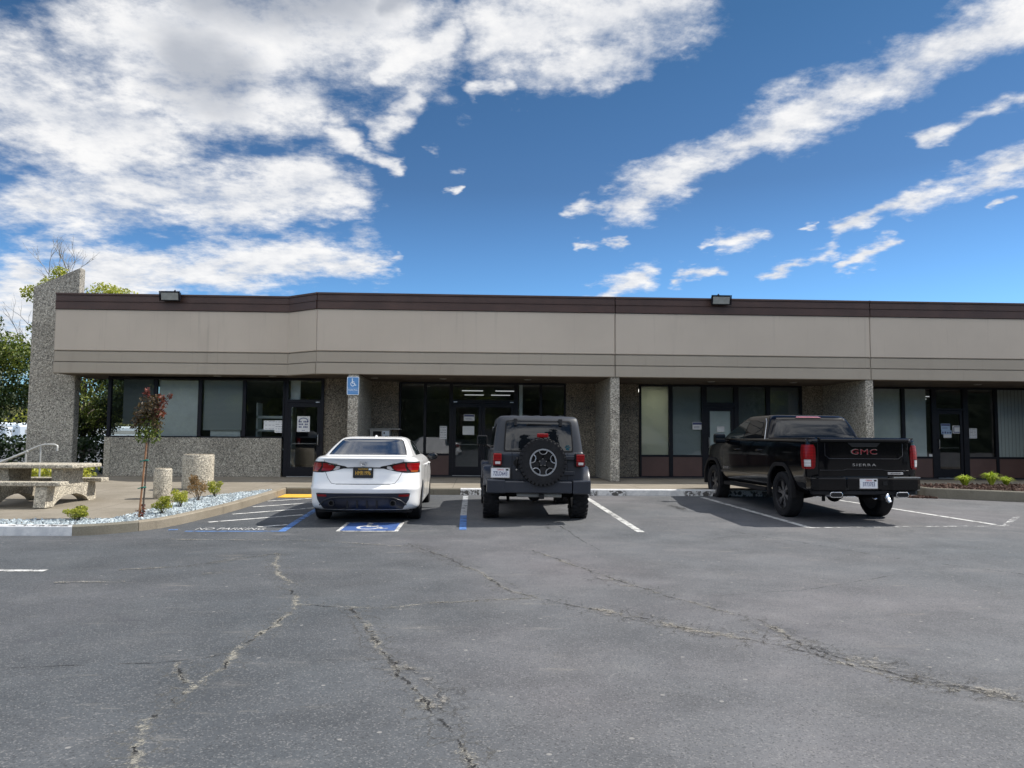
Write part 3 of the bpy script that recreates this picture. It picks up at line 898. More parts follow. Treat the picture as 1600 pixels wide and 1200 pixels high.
crack([(-2.6, 8.6), (-2.9, 8.5)], .5, M['crack_dust'], 19)
crack([(-4.2, 8.0), (-3.5, 8.05)], .35, M['crack_dust'], 20)
crack([(4.3, 6.0), (4.9, 6.1), (5.3, 6.4)], .5, M['crack_web'], 22)
for k, (x, y, L, w) in enumerate([(-1.7, 14.6, 1.5, .7), (1.2, 12.3, .9, .6), (4.05, 15.0, 2.0, .9), (4.1, 13.2, .8, .5), (7.0, 12.2, 1.0, .6)]):
    crack([(x, y), (x + .05, y + L / 2), (x, y + L)], w, M['oil'], 30 + k)

# ------------------------------------------------------------------ the shop building
GZ = .29
bld = empty('commercial_building', (0, 24, GZ))
tag(bld, 'long low shop building with tan stucco fascia, brown coping and pebbled concrete piers', 'building')
def part(name, mb, mat, parent=None, label=None, **kw):
    o = mb.build(name, mat, parent or bld, **kw)
    if label: o['label'] = label
    return o
FZ0, FZ1, FZ2, FZ3 = 3.20, 3.82, 5.0, 5.46
YL, YR = 22.15, 21.45                       # face of the set-back left fascia and of the main fascia
XA, XB, XC, XE = -11.85, -5.37, -4.43, 27.0
def ribbon(path, w0, w1, z0, z1, mb):
    """band following the plan path, between offsets w0 (front) and w1 (back)"""
    n = len(path)
    def off(d):
        r = []
        for i in range(n):
            a = Vector(path[max(i - 1, 0)]); b_ = Vector(path[i]); c = Vector(path[min(i + 1, n - 1)])
            t1 = (b_ - a).normalized() if i else (c - b_).normalized(); t2 = (c - b_).normalized() if i < n - 1 else t1
            n1 = Vector((t1.y, -t1.x)); n2 = Vector((t2.y, -t2.x)); m_ = (n1 + n2).normalized()
            r.append(b_ + m_ * (d / max(m_.dot(n1), .3)))
        return r
    A, B = off(w0), off(w1)
    v = []
    for i in range(n): v += [(A[i].x, A[i].y, z0), (A[i].x, A[i].y, z1), (B[i].x, B[i].y, z1), (B[i].x, B[i].y, z0)]
    f = [(i * 4 + k, (i + 1) * 4 + k, (i + 1) * 4 + (k + 1) % 4, i * 4 + (k + 1) % 4) for i in range(n - 1) for k in range(4)]
    f += [(3, 2, 1, 0), tuple((n - 1) * 4 + k for k in range(4))]
    mb.add(v, f)
PATHS = [[(XA, YL), (XB, YL)], [(XB, YL), (XC, YR)], [(XC, YR), (3.86, YR)], [(3.86, YR), (11.18, YR)], [(11.18, YR), (18.5, YR)], [(18.5, YR), (XE, YR)]]
gap = .010
for i, pth in enumerate(PATHS):
    a, b_ = Vector(pth[0]), Vector(pth[1]); t = (b_ - a).normalized()
    ga = gap if i not in (0, 1, 2) else 0.004; gb = gap if i not in (0, 1) else .004
    p0, p1 = tuple(a + t * ga), tuple(b_ - t * gb)
    mb = MB(); ribbon([p0, p1], 0, -.16, FZ1 + .02, FZ2, mb)
    part('fascia', mb, M['stucco'], bevel=.012)
    mb = MB(); ribbon([p0, p1], -.012, -.16, 3.525, FZ1 - .012, mb); ribbon([p0, p1], .012, -.16, FZ0, 3.50, mb)
    part('fascia_band', mb, M['stucco_band'], bevel=.010)
    mb = MB(); ribbon([p0, p1], -.05, -.155, 3.49, FZ1 + .03, mb)
    part('fascia_reveal', mb, M['stucco_band'])
    mb = MB(); ribbon([p0, p1], .035, -.2, FZ2 + .004, 5.22, mb); ribbon([p0, p1], .055, -.22, 5.22, 5.235, mb); ribbon([p0, p1], .022, -.2, 5.235, 5.405, mb); ribbon([p0, p1], .05, -.25, 5.405, FZ3, mb)
    part('coping', mb, M['coping'], bevel=.006)
FULL = [(XA, YL), (XB, YL), (XC, YR), (XE, YR)]
mb = MB(); ribbon(FULL, -.10, -.24, FZ0 + .01, FZ3 - .08, mb); part('fascia_backing', mb, M['stucco_band'])
# little upstand of flashing at the left end
mb = MB(); mb.box(-11.72, -11.12, 22.9, 23.06, FZ3 - .02, FZ3 + .13); part('flashing', mb, M['coping'])
# soffit and roof deck
mb = MB(); mb.prism([(XA, YL + .1), (XB, YL + .1), (XC, YR + .1), (XE, YR + .1), (XE, 36), (-10.6, 36), (-10.6, 24.6), (XA, 24.6)], 3.205, 3.23)
part('soffit', mb, M['soffit'])
mb = MB(); mb.prism([(XA, YL + .2), (XB, YL + .2), (XC, YR + .2), (XE, YR + .2), (XE, 40), (-10.6, 40), (-10.6, 24.6), (XA, 24.6)], 5.0, 5.15)
part('roof', mb, M['soffit'])
# recessed soffit lamps, unlit
M['lamp_off'] = plain('unlit_lamp_lens', (.35, .34, .30), .3)
for x, y in ((-3.0, 22.8), (-1.0, 22.8), (1.5, 22.8), (7.0, 22.8), (9.5, 22.8), (15.2, 22.8), (17.4, 22.8), (-7.5, 22.7), (-5.9, 22.6)):
    mb = MB(); mb.lathe([(.001, 3.19), (.10, 3.19), (.11, 3.20), (.11, 3.204)], (x, y, 0), 'z', 16); part('soffit_lamp', mb, M['lamp_off'])

# fin wall closing the left end, cut to a slope at the top
mb = MB()
Yp0, Yp1 = 23.12, 23.42
v = []
for y in (Yp0, Yp1): v += [(-13.04, y, GZ - .05), (-11.72, y, GZ - .05), (-11.72, y, 6.40), (-13.04, y, 5.80)]
mb.add(v, [(0, 1, 2, 3), (7, 6, 5, 4), (0, 4, 5, 1), (1, 5, 6, 2), (2, 6, 7, 3), (3, 7, 4, 0)])
part('end_wall', mb, M['aggregate'], bevel=.02)
# piers
for x0, x1 in ((-3.545, -3.26), (3.73, 3.99), (11.03, 11.26), (18.4, 18.65)):
    mb = MB(); mb.box(x0, x1, YR + .03, 24.2, GZ, FZ0 + .004); part('pier', mb, M['aggregate'], bevel=.015)

# walls
WT = .18
Yl, Yr = 23.08, 24.2
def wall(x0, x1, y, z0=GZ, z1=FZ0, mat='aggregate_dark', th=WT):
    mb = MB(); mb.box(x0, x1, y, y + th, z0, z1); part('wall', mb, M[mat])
wall(-10.62, -5.72, Yl, GZ, 1.42, 'aggregate_mid')
mb = MB(); mb.box(-10.80, -10.625, Yl - .002, 30, GZ, 1.42); part('wall', mb, M['aggregate_pale'])
wall(-4.52, -3.55, Yl + .1); wall(-3.26, -2.42, Yr); wall(2.80, 3.73, Yr); wall(3.99, 5.10, Yr); wall(10.36, 11.03, Yr); wall(11.26, 12.4, Yr)
mb = MB(); mb.box(-3.72, -3.54, Yl + .285, 24.38, GZ, FZ0); part('wall', mb, M['interior'])
# shell of the rooms behind the glass
mb = MB()
mb.box(-10.6, XE, 33, 33.2, GZ, 3.2)
mb.box(XE - .2, XE, 24.4, 33, GZ, 3.2)
mb.box(-3.5, -3.4, 24.4, 33, GZ, 3.2); mb.box(3.8, 3.9, 24.4, 33, GZ, 3.2); mb.box(11.1, 11.2, 24.4, 33, GZ, 3.2)
mb.box(-10.6, -10.45, 27.5, 33, 1.42, 3.2)
part('interior_wall', mb, M['interior'])
mb = MB(); mb.box(-10.6, XE, 23.3, 33, GZ - .05, GZ + .004); part('interior_floor', mb, M['carpet'])
mb = MB(); mb.box(-10.4, -3.75, 23.35, 33, 3.10, 3.15); mb.box(-3.35, 3.75, 24.42, 33, 3.10, 3.15); mb.box(3.95, 11.05, 24.42, 33, 3.10, 3.15); mb.box(11.25, XE - .3, 24.42, 33, 3.10, 3.15)
part('ceiling', mb, M['interior'])
for x, y in ((-.15, 26.6), (1.0, 26.6), (-.1, 29.2), (.9, 29.2), (14.9, 25.9), (16.9, 29.0), (15.6, 29.4), (16.1, 27.3)):
    mb = MB(); mb.box(x - .36, x + .36, y - .035, y + .035, 3.07, 3.095); part('light_fixture', mb, M['tube_light'])
mb = MB(); mb.box(5.3, 5.9, 24.75, 25.9, 3.05, 3.095); part('light_fixture', mb, M['office_light'])
mb = MB(); mb.box(6.2, 6.24, 24.45, 27.5, GZ, 3.09); part('interior_wall', mb, M['interior'])
# furniture seen dimly through the glass
def inside_thing(name, mb, mat, label, cat, base=None):
    o = mb.build(name, mat); tag(o, label, cat); return o
mb = MB(); mb.box(-1.2, 2.3, 28.0, 28.6, GZ, 1.35); mb.box(-1.3, 2.4, 27.92, 28.68, 1.35, 1.40)
inside_thing('reception_counter', mb, M['interior'], 'grey reception counter dimly seen behind the double glass doors', 'counter')
mb = MB(); mb.box(-10.0, -8.9, 23.9, 24.5, 1.0, 1.04); mb.box(-9.98, -9.93, 23.95, 24.45, GZ, 1.0); mb.box(-8.97, -8.92, 23.95, 24.45, GZ, 1.0)
inside_thing('desk', mb, M['dark'], 'dark desk behind the corner window of the left office', 'desk')
mb = MB(); mb.box(-6.78, -5.68, 24.2, 24.7, 1.05, 1.1); mb.box(-6.78, -5.68, 24.2, 24.7, 1.62, 1.70); mb.box(-6.78, -5.68, 24.2, 24.7, 2.02, 2.10); mb.box(-6.78, -6.73, 24.2, 24.7, GZ, 2.5); mb.box(-5.73, -5.68, 24.2, 24.7, GZ, 2.5)
inside_thing('bookcase', mb, M['blind_grey'], 'pale shelving behind the window with two notices', 'shelving')
mb = MB(); mb.box(2.06, 2.40, 25.4, 25.75, 1.0, 1.85); mb.box(2.0, 2.46, 25.35, 25.8, .97, 1.0); mb.box(2.1, 2.36, 25.36, 25.4, 1.90, 2.2)
inside_thing('filing_box', mb, M['interior'], 'pale boxes stacked inside the window right of the double doors', 'box')

# storefront glazing: frame = part, panes, panels and blinds = sub-parts
SILL, TOPZ = .98, 3.19
def frame_bar(mb, x0, x1, y, z0, z1, d=.11):
    mb.box(x0, x1, y - .03, y - .03 + d, z0, z1)
def window(x0, x1, y, z0, z1, panel=True, blind=None, fw_=.05, label=None):
    """one light of the storefront"""
    mb = MB()
    b0 = GZ if panel else z0
    frame_bar(mb, x0, x0 + fw_, y, b0, z1); frame_bar(mb, x1 - fw_, x1, y, b0, z1)
    frame_bar(mb, x0 + fw_, x1 - fw_, y, z1 - .05, z1); frame_bar(mb, x0 + fw_, x1 - fw_, y, z0 - .06, z0)
    if panel: frame_bar(mb, x0 + fw_, x1 - fw_, y, GZ, GZ + .03)
    w = part('window', mb, M['bronze'], label=label)
    mb = MB(); mb.add([(x0 + fw_, y + .02, z0), (x1 - fw_, y + .02, z0), (x1 - fw_, y + .02, z1 - .05), (x0 + fw_, y + .02, z1 - .05)], [(0, 1, 2, 3)])
    part('pane', mb, M['glass'], w)
    if panel:
        mb = MB(); mb.box(x0 + fw_, x1 - fw_, y - .005, y + .05, GZ + .03, z0 - .06); part('panel', mb, M['panel'], w)
    if blind:
        for mat, a, b_, c, d in blind:
            mb = MB(); X0_, X1_ = x0 + fw_ + (x1 - x0 - 2 * fw_) * a, x0 + fw_ + (x1 - x0 - 2 * fw_) * b_
            Z0_, Z1_ = z0 + (z1 - .05 - z0) * c, z0 + (z1 - .05 - z0) * d
            mb.box(X0_, X1_, y + .10, y + .115, Z0_, Z1_)
            if mat.startswith('slat'): mb.box(X0_, X1_, y + .085, y + .13, Z0_ - .02, Z0_); mb.box(X0_, X1_, y + .085, y + .13, Z1_ - .035, Z1_)
            part('blind', mb, M[mat], w)
    return w
def door(x0, x1, y, ztop, hinge_left=True, glass_blind=None, stile=.10, label=None):
    z0 = GZ + .02
    mb = MB()
    mb.box(x0, x0 + stile, y - .02, y + .03, z0, ztop); mb.box(x1 - stile, x1, y - .02, y + .03, z0, ztop)
    mb.box(x0 + stile, x1 - stile, y - .02, y + .03, ztop - .12, ztop); mb.box(x0 + stile, x1 - stile, y - .02, y + .03, z0, z0 + .27)
    d = part('door', mb, M['bronze'], label=label)
    mb = MB(); mb.add([(x0 + stile, y + .005, z0 + .27), (x1 - stile, y + .005, z0 + .27), (x1 - stile, y + .005, ztop - .12), (x0 + stile, y + .005, ztop - .12)], [(0, 1, 2, 3)])
    part('pane', mb, M['glass'], d)
    hx = x1 - stile * .55 if hinge_left else x0 + stile * .55
    mb = MB(); mb.tube([(hx, y - .02, 1.22), (hx, y - .08, 1.24), (hx, y - .08, 1.52), (hx, y - .02, 1.54)], .013, 8)
    part('handle', mb, M['alu'], d, smooth=50)
    mb = MB(); mb.tube([(x0 + stile, y + .07, 1.26), (x1 - stile, y + .07, 1.26)], .016, 8); part('push_bar', mb, M['alu'], d)
    mb = MB(); mb.box(x0 + .01, x1 - .01, y - .07, y + .04, GZ, GZ + .018); part('threshold', mb, M['alu'], d)
    if glass_blind:
        mb = MB(); mb.box(x0 + stile, x1 - stile, y + .05, y + .06, z0 + .28, ztop - .13); part('blind', mb, M[glass_blind], d)
    return d

# left office (shallow sill wall, corner glass)
window(-10.72, -9.405, Yl + .04, 1.46, 3.16, False, [('slat_dark', .25, .98, .22, 1)])
window(-9.405, -8.12, Yl + .04, 1.46, 3.16, False, [('blind_grey', .02, .98, .0, .99)])
window(-8.12, -6.835, Yl + .04, 1.46, 3.16, False, [('slat', .02, .98, .12, 1), ])
window(-6.835, -5.66, Yl + .04, 1.46, 3.16, False)
mb = MB(); mb.box(-7.85, -6.98, Yl + .22, Yl + .26, 1.46, 2.35); mb.build('board', M['blind_grey']); 
bpy.data.objects['board'].name = 'notice_board'
tag(bpy.data.objects['notice_board'], 'pale board leaning behind the half lowered blind of the left office', 'board')
mb = MB(); frame_bar(mb, -10.76, -10.72, Yl + .04, 1.40, 3.2); mb.box(-10.76, -10.70, Yl + .2, 27.5, 1.41, 1.46); mb.box(-10.76, -10.70, Yl + .2, 27.5, 3.12, 3.2); mb.box(-10.76, -10.70, 25.2, 25.26, 1.46, 3.12)
w_ = part('window', mb, M['bronze'], label='side window wrapping round the left corner')
mb = MB(); mb.add([(-10.73, Yl + .2, 1.46), (-10.73, 27.5, 1.46), (-10.73, 27.5, 3.12), (-10.73, Yl + .2, 3.12)], [(0, 1, 2, 3)]); part('pane', mb, M['glass'], w_)
door(-5.56, -4.60, Yl + .06, 2.46, True)
mb = MB(); frame_bar(mb, -5.66, -5.56, Yl + .06, GZ, 3.19); frame_bar(mb, -4.60, -4.52, Yl + .06, GZ, 3.19); frame_bar(mb, -5.56, -4.60, Yl + .06, 2.47, 2.56); frame_bar(mb, -5.56, -4.60, Yl + .06, 3.13, 3.19)
f_ = part('door_frame', mb, M['bronze'])
mb = MB(); mb.add([(-5.56, Yl + .08, 2.56), (-4.6, Yl + .08, 2.56), (-4.6, Yl + .08, 3.13), (-5.56, Yl + .08, 3.13)], [(0, 1, 2, 3)]); part('transom_pane', mb, M['glass'], f_)
mb = MB(); mb.box(-4.75, -4.64, Yl + .02, Yl + .03, 2.475, 2.50); part('door_closer', mb, M['alu'], f_)
mb = MB(); mb.box(-5.54, -5.26, Yl + .25, Yl + .27, 2.56, 3.13); part('blind', mb, M['blind_grey'], f_)
# middle shop
window(-2.40, -1.59, Yr, SILL, TOPZ, fw_=.055)
window(-1.59, -.82, Yr, SILL, TOPZ, fw_=.03)
door(-.74, .16, Yr + .02, 2.54, True); door(.17, 1.17, Yr + .02, 2.54, False)
mb = MB(); frame_bar(mb, -.82, -.74, Yr, GZ, TOPZ); frame_bar(mb, 1.17, 1.26, Yr, GZ, TOPZ); frame_bar(mb, -.74, 1.17, Yr, 2.55, 2.65); frame_bar(mb, -.74, 1.17, Yr, 3.13, 3.19)
f_ = part('door_frame', mb, M['bronze'])
mb = MB(); mb.add([(-.74, Yr + .02, 2.65), (1.17, Yr + .02, 2.65), (1.17, Yr + .02, 3.13), (-.74, Yr + .02, 3.13)], [(0, 1, 2, 3)]); part('transom_pane', mb, M['glass'], f_)
for x in (-.72, 1.04):
    mb = MB(); mb.box(x, x + .11, Yr - .05, Yr - .035, 2.57, 2.60); part('door_closer', mb, M['alu'], f_)
window(1.26, 2.0, Yr, SILL, TOPZ, blind=[('blind_grey', .06, .22, 0, 1)], fw_=.03)
window(2.0, 2.79, Yr, SILL, TOPZ, fw_=.05)
# third shop
window(5.12, 6.12, Yr, SILL, TOPZ, blind=[('blind_white', .0, 1, .0, 1)], fw_=.065)
window(6.12, 7.17, Yr, SILL, TOPZ, blind=[('slat', 0, 1, .01, 1)], fw_=.06)
door(7.27, 8.15, Yr + .02, 2.50, False, 'blind_grey')
mb = MB(); frame_bar(mb, 7.17, 7.27, Yr, GZ, TOPZ); frame_bar(mb, 8.15, 8.23, Yr, GZ, TOPZ); frame_bar(mb, 7.27, 8.15, Yr, 2.51, 2.64); frame_bar(mb, 7.27, 8.15, Yr, 3.13, 3.19)
f_ = part('door_frame', mb, M['bronze'])
mb = MB(); mb.add([(7.27, Yr + .02, 2.64), (8.15, Yr + .02, 2.64), (8.15, Yr + .02, 3.13), (7.27, Yr + .02, 3.13)], [(0, 1, 2, 3)]); part('transom_pane', mb, M['glass'], f_)
mb = MB(); mb.box(7.27, 8.15, Yr + .10, Yr + .115, 2.64, 3.13); part('blind', mb, M['slat_dark'], f_)
window(8.23, 9.25, Yr, SILL, TOPZ, blind=[('slat_dark', 0, 1, .01, 1)], fw_=.06)
window(9.25, 10.34, Yr, SILL, TOPZ, blind=[('slat_dark', 0, 1, .01, 1)], fw_=.06)
# right shop
window(12.4, 13.645, Yr, SILL, TOPZ, blind=[('blind_grey', 0, 1, .0, 1)], fw_=.05)
window(13.645, 14.62, Yr, SILL, TOPZ, blind=[('blind_grey', .02, .86, .0, 1)], fw_=.05)
door(14.72, 15.60, Yr + .02, 2.46, False)
mb = MB(); frame_bar(mb, 14.62, 14.72, Yr, GZ, TOPZ); frame_bar(mb, 15.60, 15.72, Yr, GZ, TOPZ); frame_bar(mb, 14.72, 15.60, Yr, 2.47, 2.52); frame_bar(mb, 14.72, 15.60, Yr, 3.13, 3.19)
f_ = part('door_frame', mb, M['bronze'])
mb = MB(); mb.add([(14.72, Yr + .02, 2.52), (15.6, Yr + .02, 2.52), (15.6, Yr + .02, 3.13), (14.72, Yr + .02, 3.13)], [(0, 1, 2, 3)]); part('transom_pane', mb, M['glass'], f_)
window(15.72, 16.70, Yr, SILL, TOPZ, fw_=.05)
window(16.70, 18.4, Yr, SILL, TOPZ, blind=[('vslat', .03, .98, .0, 1)], fw_=.05)
wall(18.65, XE - .2, Yr)

# ------------------------------------------------------------------ things fixed to the building
def floodlight(x, y, label):
    r = empty('floodlight', (x, y, 5.46))
    tag(r, label, 'floodlight', 'floodlights on the coping')
    T = Matrix.Translation((0, -.05, -.04)) @ Matrix.Rotation(rad(12), 4, 'X')
    def put(mb): mb.v = [tuple(T @ Vector(p)) for p in mb.v]; return mb
    mb = MB(); mb.add([(-.27, -.17, -.14), (.27, -.17, -.14), (.27, -.17, .12), (-.27, -.17, .12), (-.22, .10, -.10), (.22, .10, -.10), (.22, .10, .08), (-.22, .10, .08)],
                      [(0, 1, 2, 3), (7, 6, 5, 4), (0, 4, 5, 1), (1, 5, 6, 2), (2, 6, 7, 3), (3, 7, 4, 0)])
    put(mb).build('housing', M['bronze'], r, world=False, bevel=.012)
    mb = MB(); mb.box(-.235, .235, -.178, -.168, -.11, .09); put(mb).build('lens', M['flood_lens'], r, world=False)
    mb = MB(); mb.box(-.285, .285, -.20, -.165, .12, .135); mb.box(-.285, -.27, -.20, -.165, -.14, .12); mb.box(.27, .285, -.20, -.165, -.14, .12); put(mb).build('visor', M['bronze'], r, world=False)
    mb = MB(); mb.tube([(0, .16, -.06), (0, .16, .10), (.02, .10, .14), (.02, .02, .08)], .02, 8); mb.box(-.06, .06, .06, .24, -.075, -.02); mb.build('bracket', M['bronze'], r, world=False, smooth=40)
M['flood_lens'] = plain('dusty_lamp_glass', (.30, .31, .29), .25, var=.15, vscale=6)
floodlight(-8.64, YL, 'dark boxy floodlight on the brown coping of the set-back left wing')
floodlight(6.83, YR, 'dark boxy floodlight on the brown coping above the window group by the truck')

M['sign_blue'] = plain('sign_blue_enamel', (.10, .27, .56), .4, var=.05)
M['sign_white'] = plain('sign_white_enamel', (.75, .82, .88), .4, var=.03)
r = empty('accessible_parking_sign', (-3.405, YR - .005, 2.875))
tag(r, 'blue and white wheelchair parking sign on the pebbled pier behind the white sedan', 'parking sign')
def rrect(x0, x1, z0, z1, rr, y0, y1, n=5):
    p = []
    for cx_, cz_, a0 in ((x1 - rr, z1 - rr, 0), (x0 + rr, z1 - rr, 90), (x0 + rr, z0 + rr, 180), (x1 - rr, z0 + rr, 270)):
        for k in range(n + 1):
            a = rad(a0 + 90 * k / n); p.append((cx_ + rr * math.cos(a), cz_ + rr * math.sin(a)))
    m_ = len(p)
    v = [(x, y0, z) for x, z in p] + [(x, y1, z) for x, z in p]
    return v, [tuple(range(m_))[::-1], tuple(range(m_, 2 * m_))] + [(i, (i + 1) % m_, (i + 1) % m_ + m_, i + m_) for i in range(m_)]
mb = MB(); mb.add(*rrect(-.165, .165, -.25, .25, .03, -.006, .018)); mb.build('border', M['sign_white'], r, world=False)
mb = MB(); mb.add(*rrect(-.148, .148, -.06, .232, .02, -.009, -.005)); mb.add(*rrect(-.148, .148, -.235, -.175, .02, -.009, -.005)); mb.build('sign_face', M['sign_blue'], r, world=False)
mb = MB(); mb.add(*rrect(-.148, .148, -.172, -.064, .005, -.0085, -.0045)); mb.build('sign_face', M['sign_blue'], r, world=False)
V_, F_ = isa_faces(); mb = MB(); mb.add([(-.115 + a * .23, -.011 - .0002 * (i % 3), -.04 + b_ * .25) for i, (a, b_) in enumerate(V_)], F_); mb.build('wheelchair_symbol', M['sign_white'], r, world=False)
v, f = text_mesh('PARKING', .082, sx=.76); mb = MB(); mb.add([(a, -.0115, c - .118) for a, b_, c in v], f); mb.build('lettering', M['sign_white'], r, world=False)

M['box_grey'] = plain('pale_grey_painted_metal', (.42, .42, .40), .5, var=.08)
M['hole'] = plain('dark_recess', (.012, .012, .013), .8)
r = empty('drop_box', (-2.93, 23.9, 1.2))
tag(r, 'grey drop box with a dark slot on the wall above the sedan roof', 'drop box')
mb = MB(); mb.box(-.30, .30, -.22, .29, -.05, .50); mb.box(-.34, .62, -.25, .29, .50, .535); mb.build('housing', M['box_grey'], r, world=False, bevel=.01)
mb = MB(); mb.box(-.20, .05, -.225, -.21, .19, .45); mb.build('slot', M['hole'], r, world=False)
mb = MB(); mb.box(.08, .285, -.235, -.215, .19, .46); mb.build('plate', M['sign_white'], r, world=False)
mb = MB(); mb.box(.12, .16, -.239, -.234, .37, .42); mb.box(.17, .25, -.239, -.234, .27, .31); mb.build('marks', M['hole'], r, world=False)

# printed sheets taped inside the glass, each with rows of illegible print
def notice(x, y, z, w, h, label, lines=5, paper='paper', ink='ink_grey', style='lines', title=None):
    r = empty('notice', (x, y, z)); tag(r, label, 'notice')
    mb = MB(); mb.box(-w / 2, w / 2, -.004, 0, -h / 2, h / 2); mb.build('sheet', M[paper], r, world=False)
    mb = MB(); rnd = random.Random(int(x * 100) + lines)
    if style == 'lines':
        for k in range(lines):
            zz = h * .38 - k * h * .76 / max(lines - 1, 1)
            for j in range(3):
                a = -w * .4 + j * w * .28; mb.box(a, a + w * rnd.uniform(.12, .26), -.0055, -.004, zz - h * .016, zz + h * .016)
    elif style == 'banner':
        mb.box(-w * .47, w * .47, -.0055, -.004, h * .16, h * .44)
        for k in range(2): mb.box(-w * .36, w * rnd.uniform(.2, .38), -.0055, -.004, -h * .12 - k * h * .16, -h * .07 - k * h * .16)
    elif style == 'frame':
        for a in ((-w * .40, w * .40, h * .30, h * .40), (-w * .40, w * .40, -h * .40, -h * .30), (-w * .40, -w * .33, -h * .3, h * .3), (w * .33, w * .40, -h * .3, h * .3)): mb.box(a[0], a[1], -.0055, -.004, a[2], a[3])
    elif style == 'blobs':
        for k in range(4):
            cx_ = -w * .36 + k * w * .24; mb.box(cx_ - w * .07, cx_ + w * .07, -.0055, -.004, -h * .3, h * rnd.uniform(.05, .3))
    elif style == 'arch':
        for k in range(13):
            a = math.pi * k / 12; px_, pz = w * .36 * math.cos(a), h * .16 + h * .22 * math.sin(a); mb.box(px_ - w * .035, px_ + w * .035, -.0055, -.004, pz - h * .03, pz + h * .03)
        for k in range(3):
            for j in range(6):
                if rnd.random() < .8: a = -w * .36 + j * w * .12; mb.box(a, a + w * .085, -.0055, -.004, h * .10 - k * h * .17, h * .20 - k * h * .17)
        mb.box(-w * .12, w * .12, -.0055, -.004, -h * .42, -h * .39)
    if mb.f: mb.build('print', M[ink], r, world=False)
yl_, yr_ = Yl + .055, Yr + .012
notice(-6.07, yl_, 1.80, .37, .27, 'wide white sheet left of its pair in the left office window', 3)
notice(-5.80, yl_ - .006, 1.76, .27, .36, 'tall white sheet overlapping the wide one in the left office window', 5)
notice(-5.10, Yl + .058, 1.84, .37, .46, 'white poster with an arch of dark lettering on the left office door', 5, style='arch', ink='ink')
notice(-1.03, yr_, 1.63, .22, .40, 'narrow tall notice on the glass left of the double doors', 5)
notice(-.23, Yr + .02, 2.10, .33, .20, 'small white notice with dark blue heading, upper of two on the double doors', 2, style='banner', ink='ink')
notice(-.25, Yr + .02, 1.70, .36, .27, 'blank white sheet, lower of two on the double doors', 0, style='none')
notice(.66, Yr + .02, 1.68, .30, .27, 'white sheet on the right leaf of the double doors beside the off-roader roof', 2)
notice(6.97, yr_, 1.90, .31, .235, 'white notice with dark corners in the blinds window left of the frosted door', 3, style='banner', ink='ink')
notice(7.72, Yr + .02, 1.80, .24, .18, 'small blank sheet in the middle of the grey covered door', 0, style='none')
notice(8.40, yr_, 1.70, .32, .40, 'pale sheet at the window edge just above the truck mirror', 3)
notice(15.03, Yr + .02, 1.93, .30, .21, 'small notice with blue heading, top of three on the right shop door', 2, paper='paper_blue', style='banner', ink='ink')
notice(15.06, Yr + .02, 1.76, .34, .125, 'blue strip notice with dark symbols, middle of three on the right shop door', 2, paper='paper_blue', style='blobs', ink='ink')
notice(15.09, Yr + .02, 1.64, .26, .11, 'plain white strip, lowest of three on the right shop door', 0, style='none')
notice(15.42, Yr + .02, 1.85, .32, .25, 'sheet with a dark inner frame on the right shop door', 0, style='frame', ink='ink')
notice(15.93, yr_, 1.73, .25, .32, 'white typed sheet on the glass right of the right shop door', 6)
notice(14.53, yr_, 1.02, .14, .08, 'tiny white sticker low in the corner beside the right shop door', 1)

# ------------------------------------------------------------------ vehicles
def m_carpaint(name, col, rough=.35, coat=1.0, metal=0.0, dustiness=.06, spec=.5):
    m, q, b, _ = new_mat(name)
    b.inputs['Specular IOR Level'].default_value = spec
    P = coords(q)
    dust = q.smooth(q.noise(P, 2.5, 6, .7), .45, .8)
    q.set(b.inputs['Base Color'], q.mix(q.math('MULTIPLY', dust, dustiness), col, (.30, .28, .25)))
    q.set(b.inputs['Roughness'], q.math('ADD', rough, q.math('MULTIPLY', dust, .06)))
    b.inputs['Metallic'].default_value = metal
    b.inputs['Coat Weight'].default_value = coat
    b.inputs['Coat Roughness'].default_value = .04
    bump(q, b, q.noise(P, 1.1, 2, .5), .004, .12)
    return m
M['paint_white'] = m_carpaint('white_pearl_car_paint', (.90, .90, .90), .35, .8, dustiness=.03)
M['paint_grey'] = m_carpaint('slate_grey_car_paint', (.025, .029, .040), .35, .4, dustiness=.03, spec=.3)
M['paint_top'] = plain('grey_textured_hardtop', (.024, .028, .037), .55, var=.06)
M['paint_black'] = m_carpaint('black_car_paint', (.0018, .0018, .0028), .12, .45, dustiness=.004, spec=.15)
M['trim'] = plain('black_trim_plastic', (.013, .013, .015), .55, spec=.25, var=.2)
M['trim_blue'] = plain('dark_blue_black_plastic', (.013, .016, .030), .35)
M['under'] = plain('black_underbody', (.006, .006, .007), .8)
M['rubber'] = plain('tyre_rubber', (.019, .019, .021), .8, spec=.2, var=.2, vscale=14)
M['rim_dark'] = plain('dark_grey_alloy', (.045, .045, .05), .35, .6)
M['rim_silver'] = plain('silver_alloy', (.42, .43, .45), .35, .8)
M['chrome'] = plain('chrome', (.75, .75, .77), .12, 1.0, var=.03)
M['gap'] = plain('dark_panel_gap', (.004, .004, .005), .8)
M['plate_white'] = plain('white_licence_plate', (.74, .75, .78), .45, var=.04)
M['plate_black'] = plain('black_licence_plate', (.008, .008, .010), .4)
M['plate_gold'] = plain('gold_plate_lettering', (.72, .42, .05), .45)
M['plate_blue'] = plain('navy_plate_lettering', (.025, .04, .16), .45)
M['plate_red'] = plain('red_plate_script', (.55, .05, .06), .45)
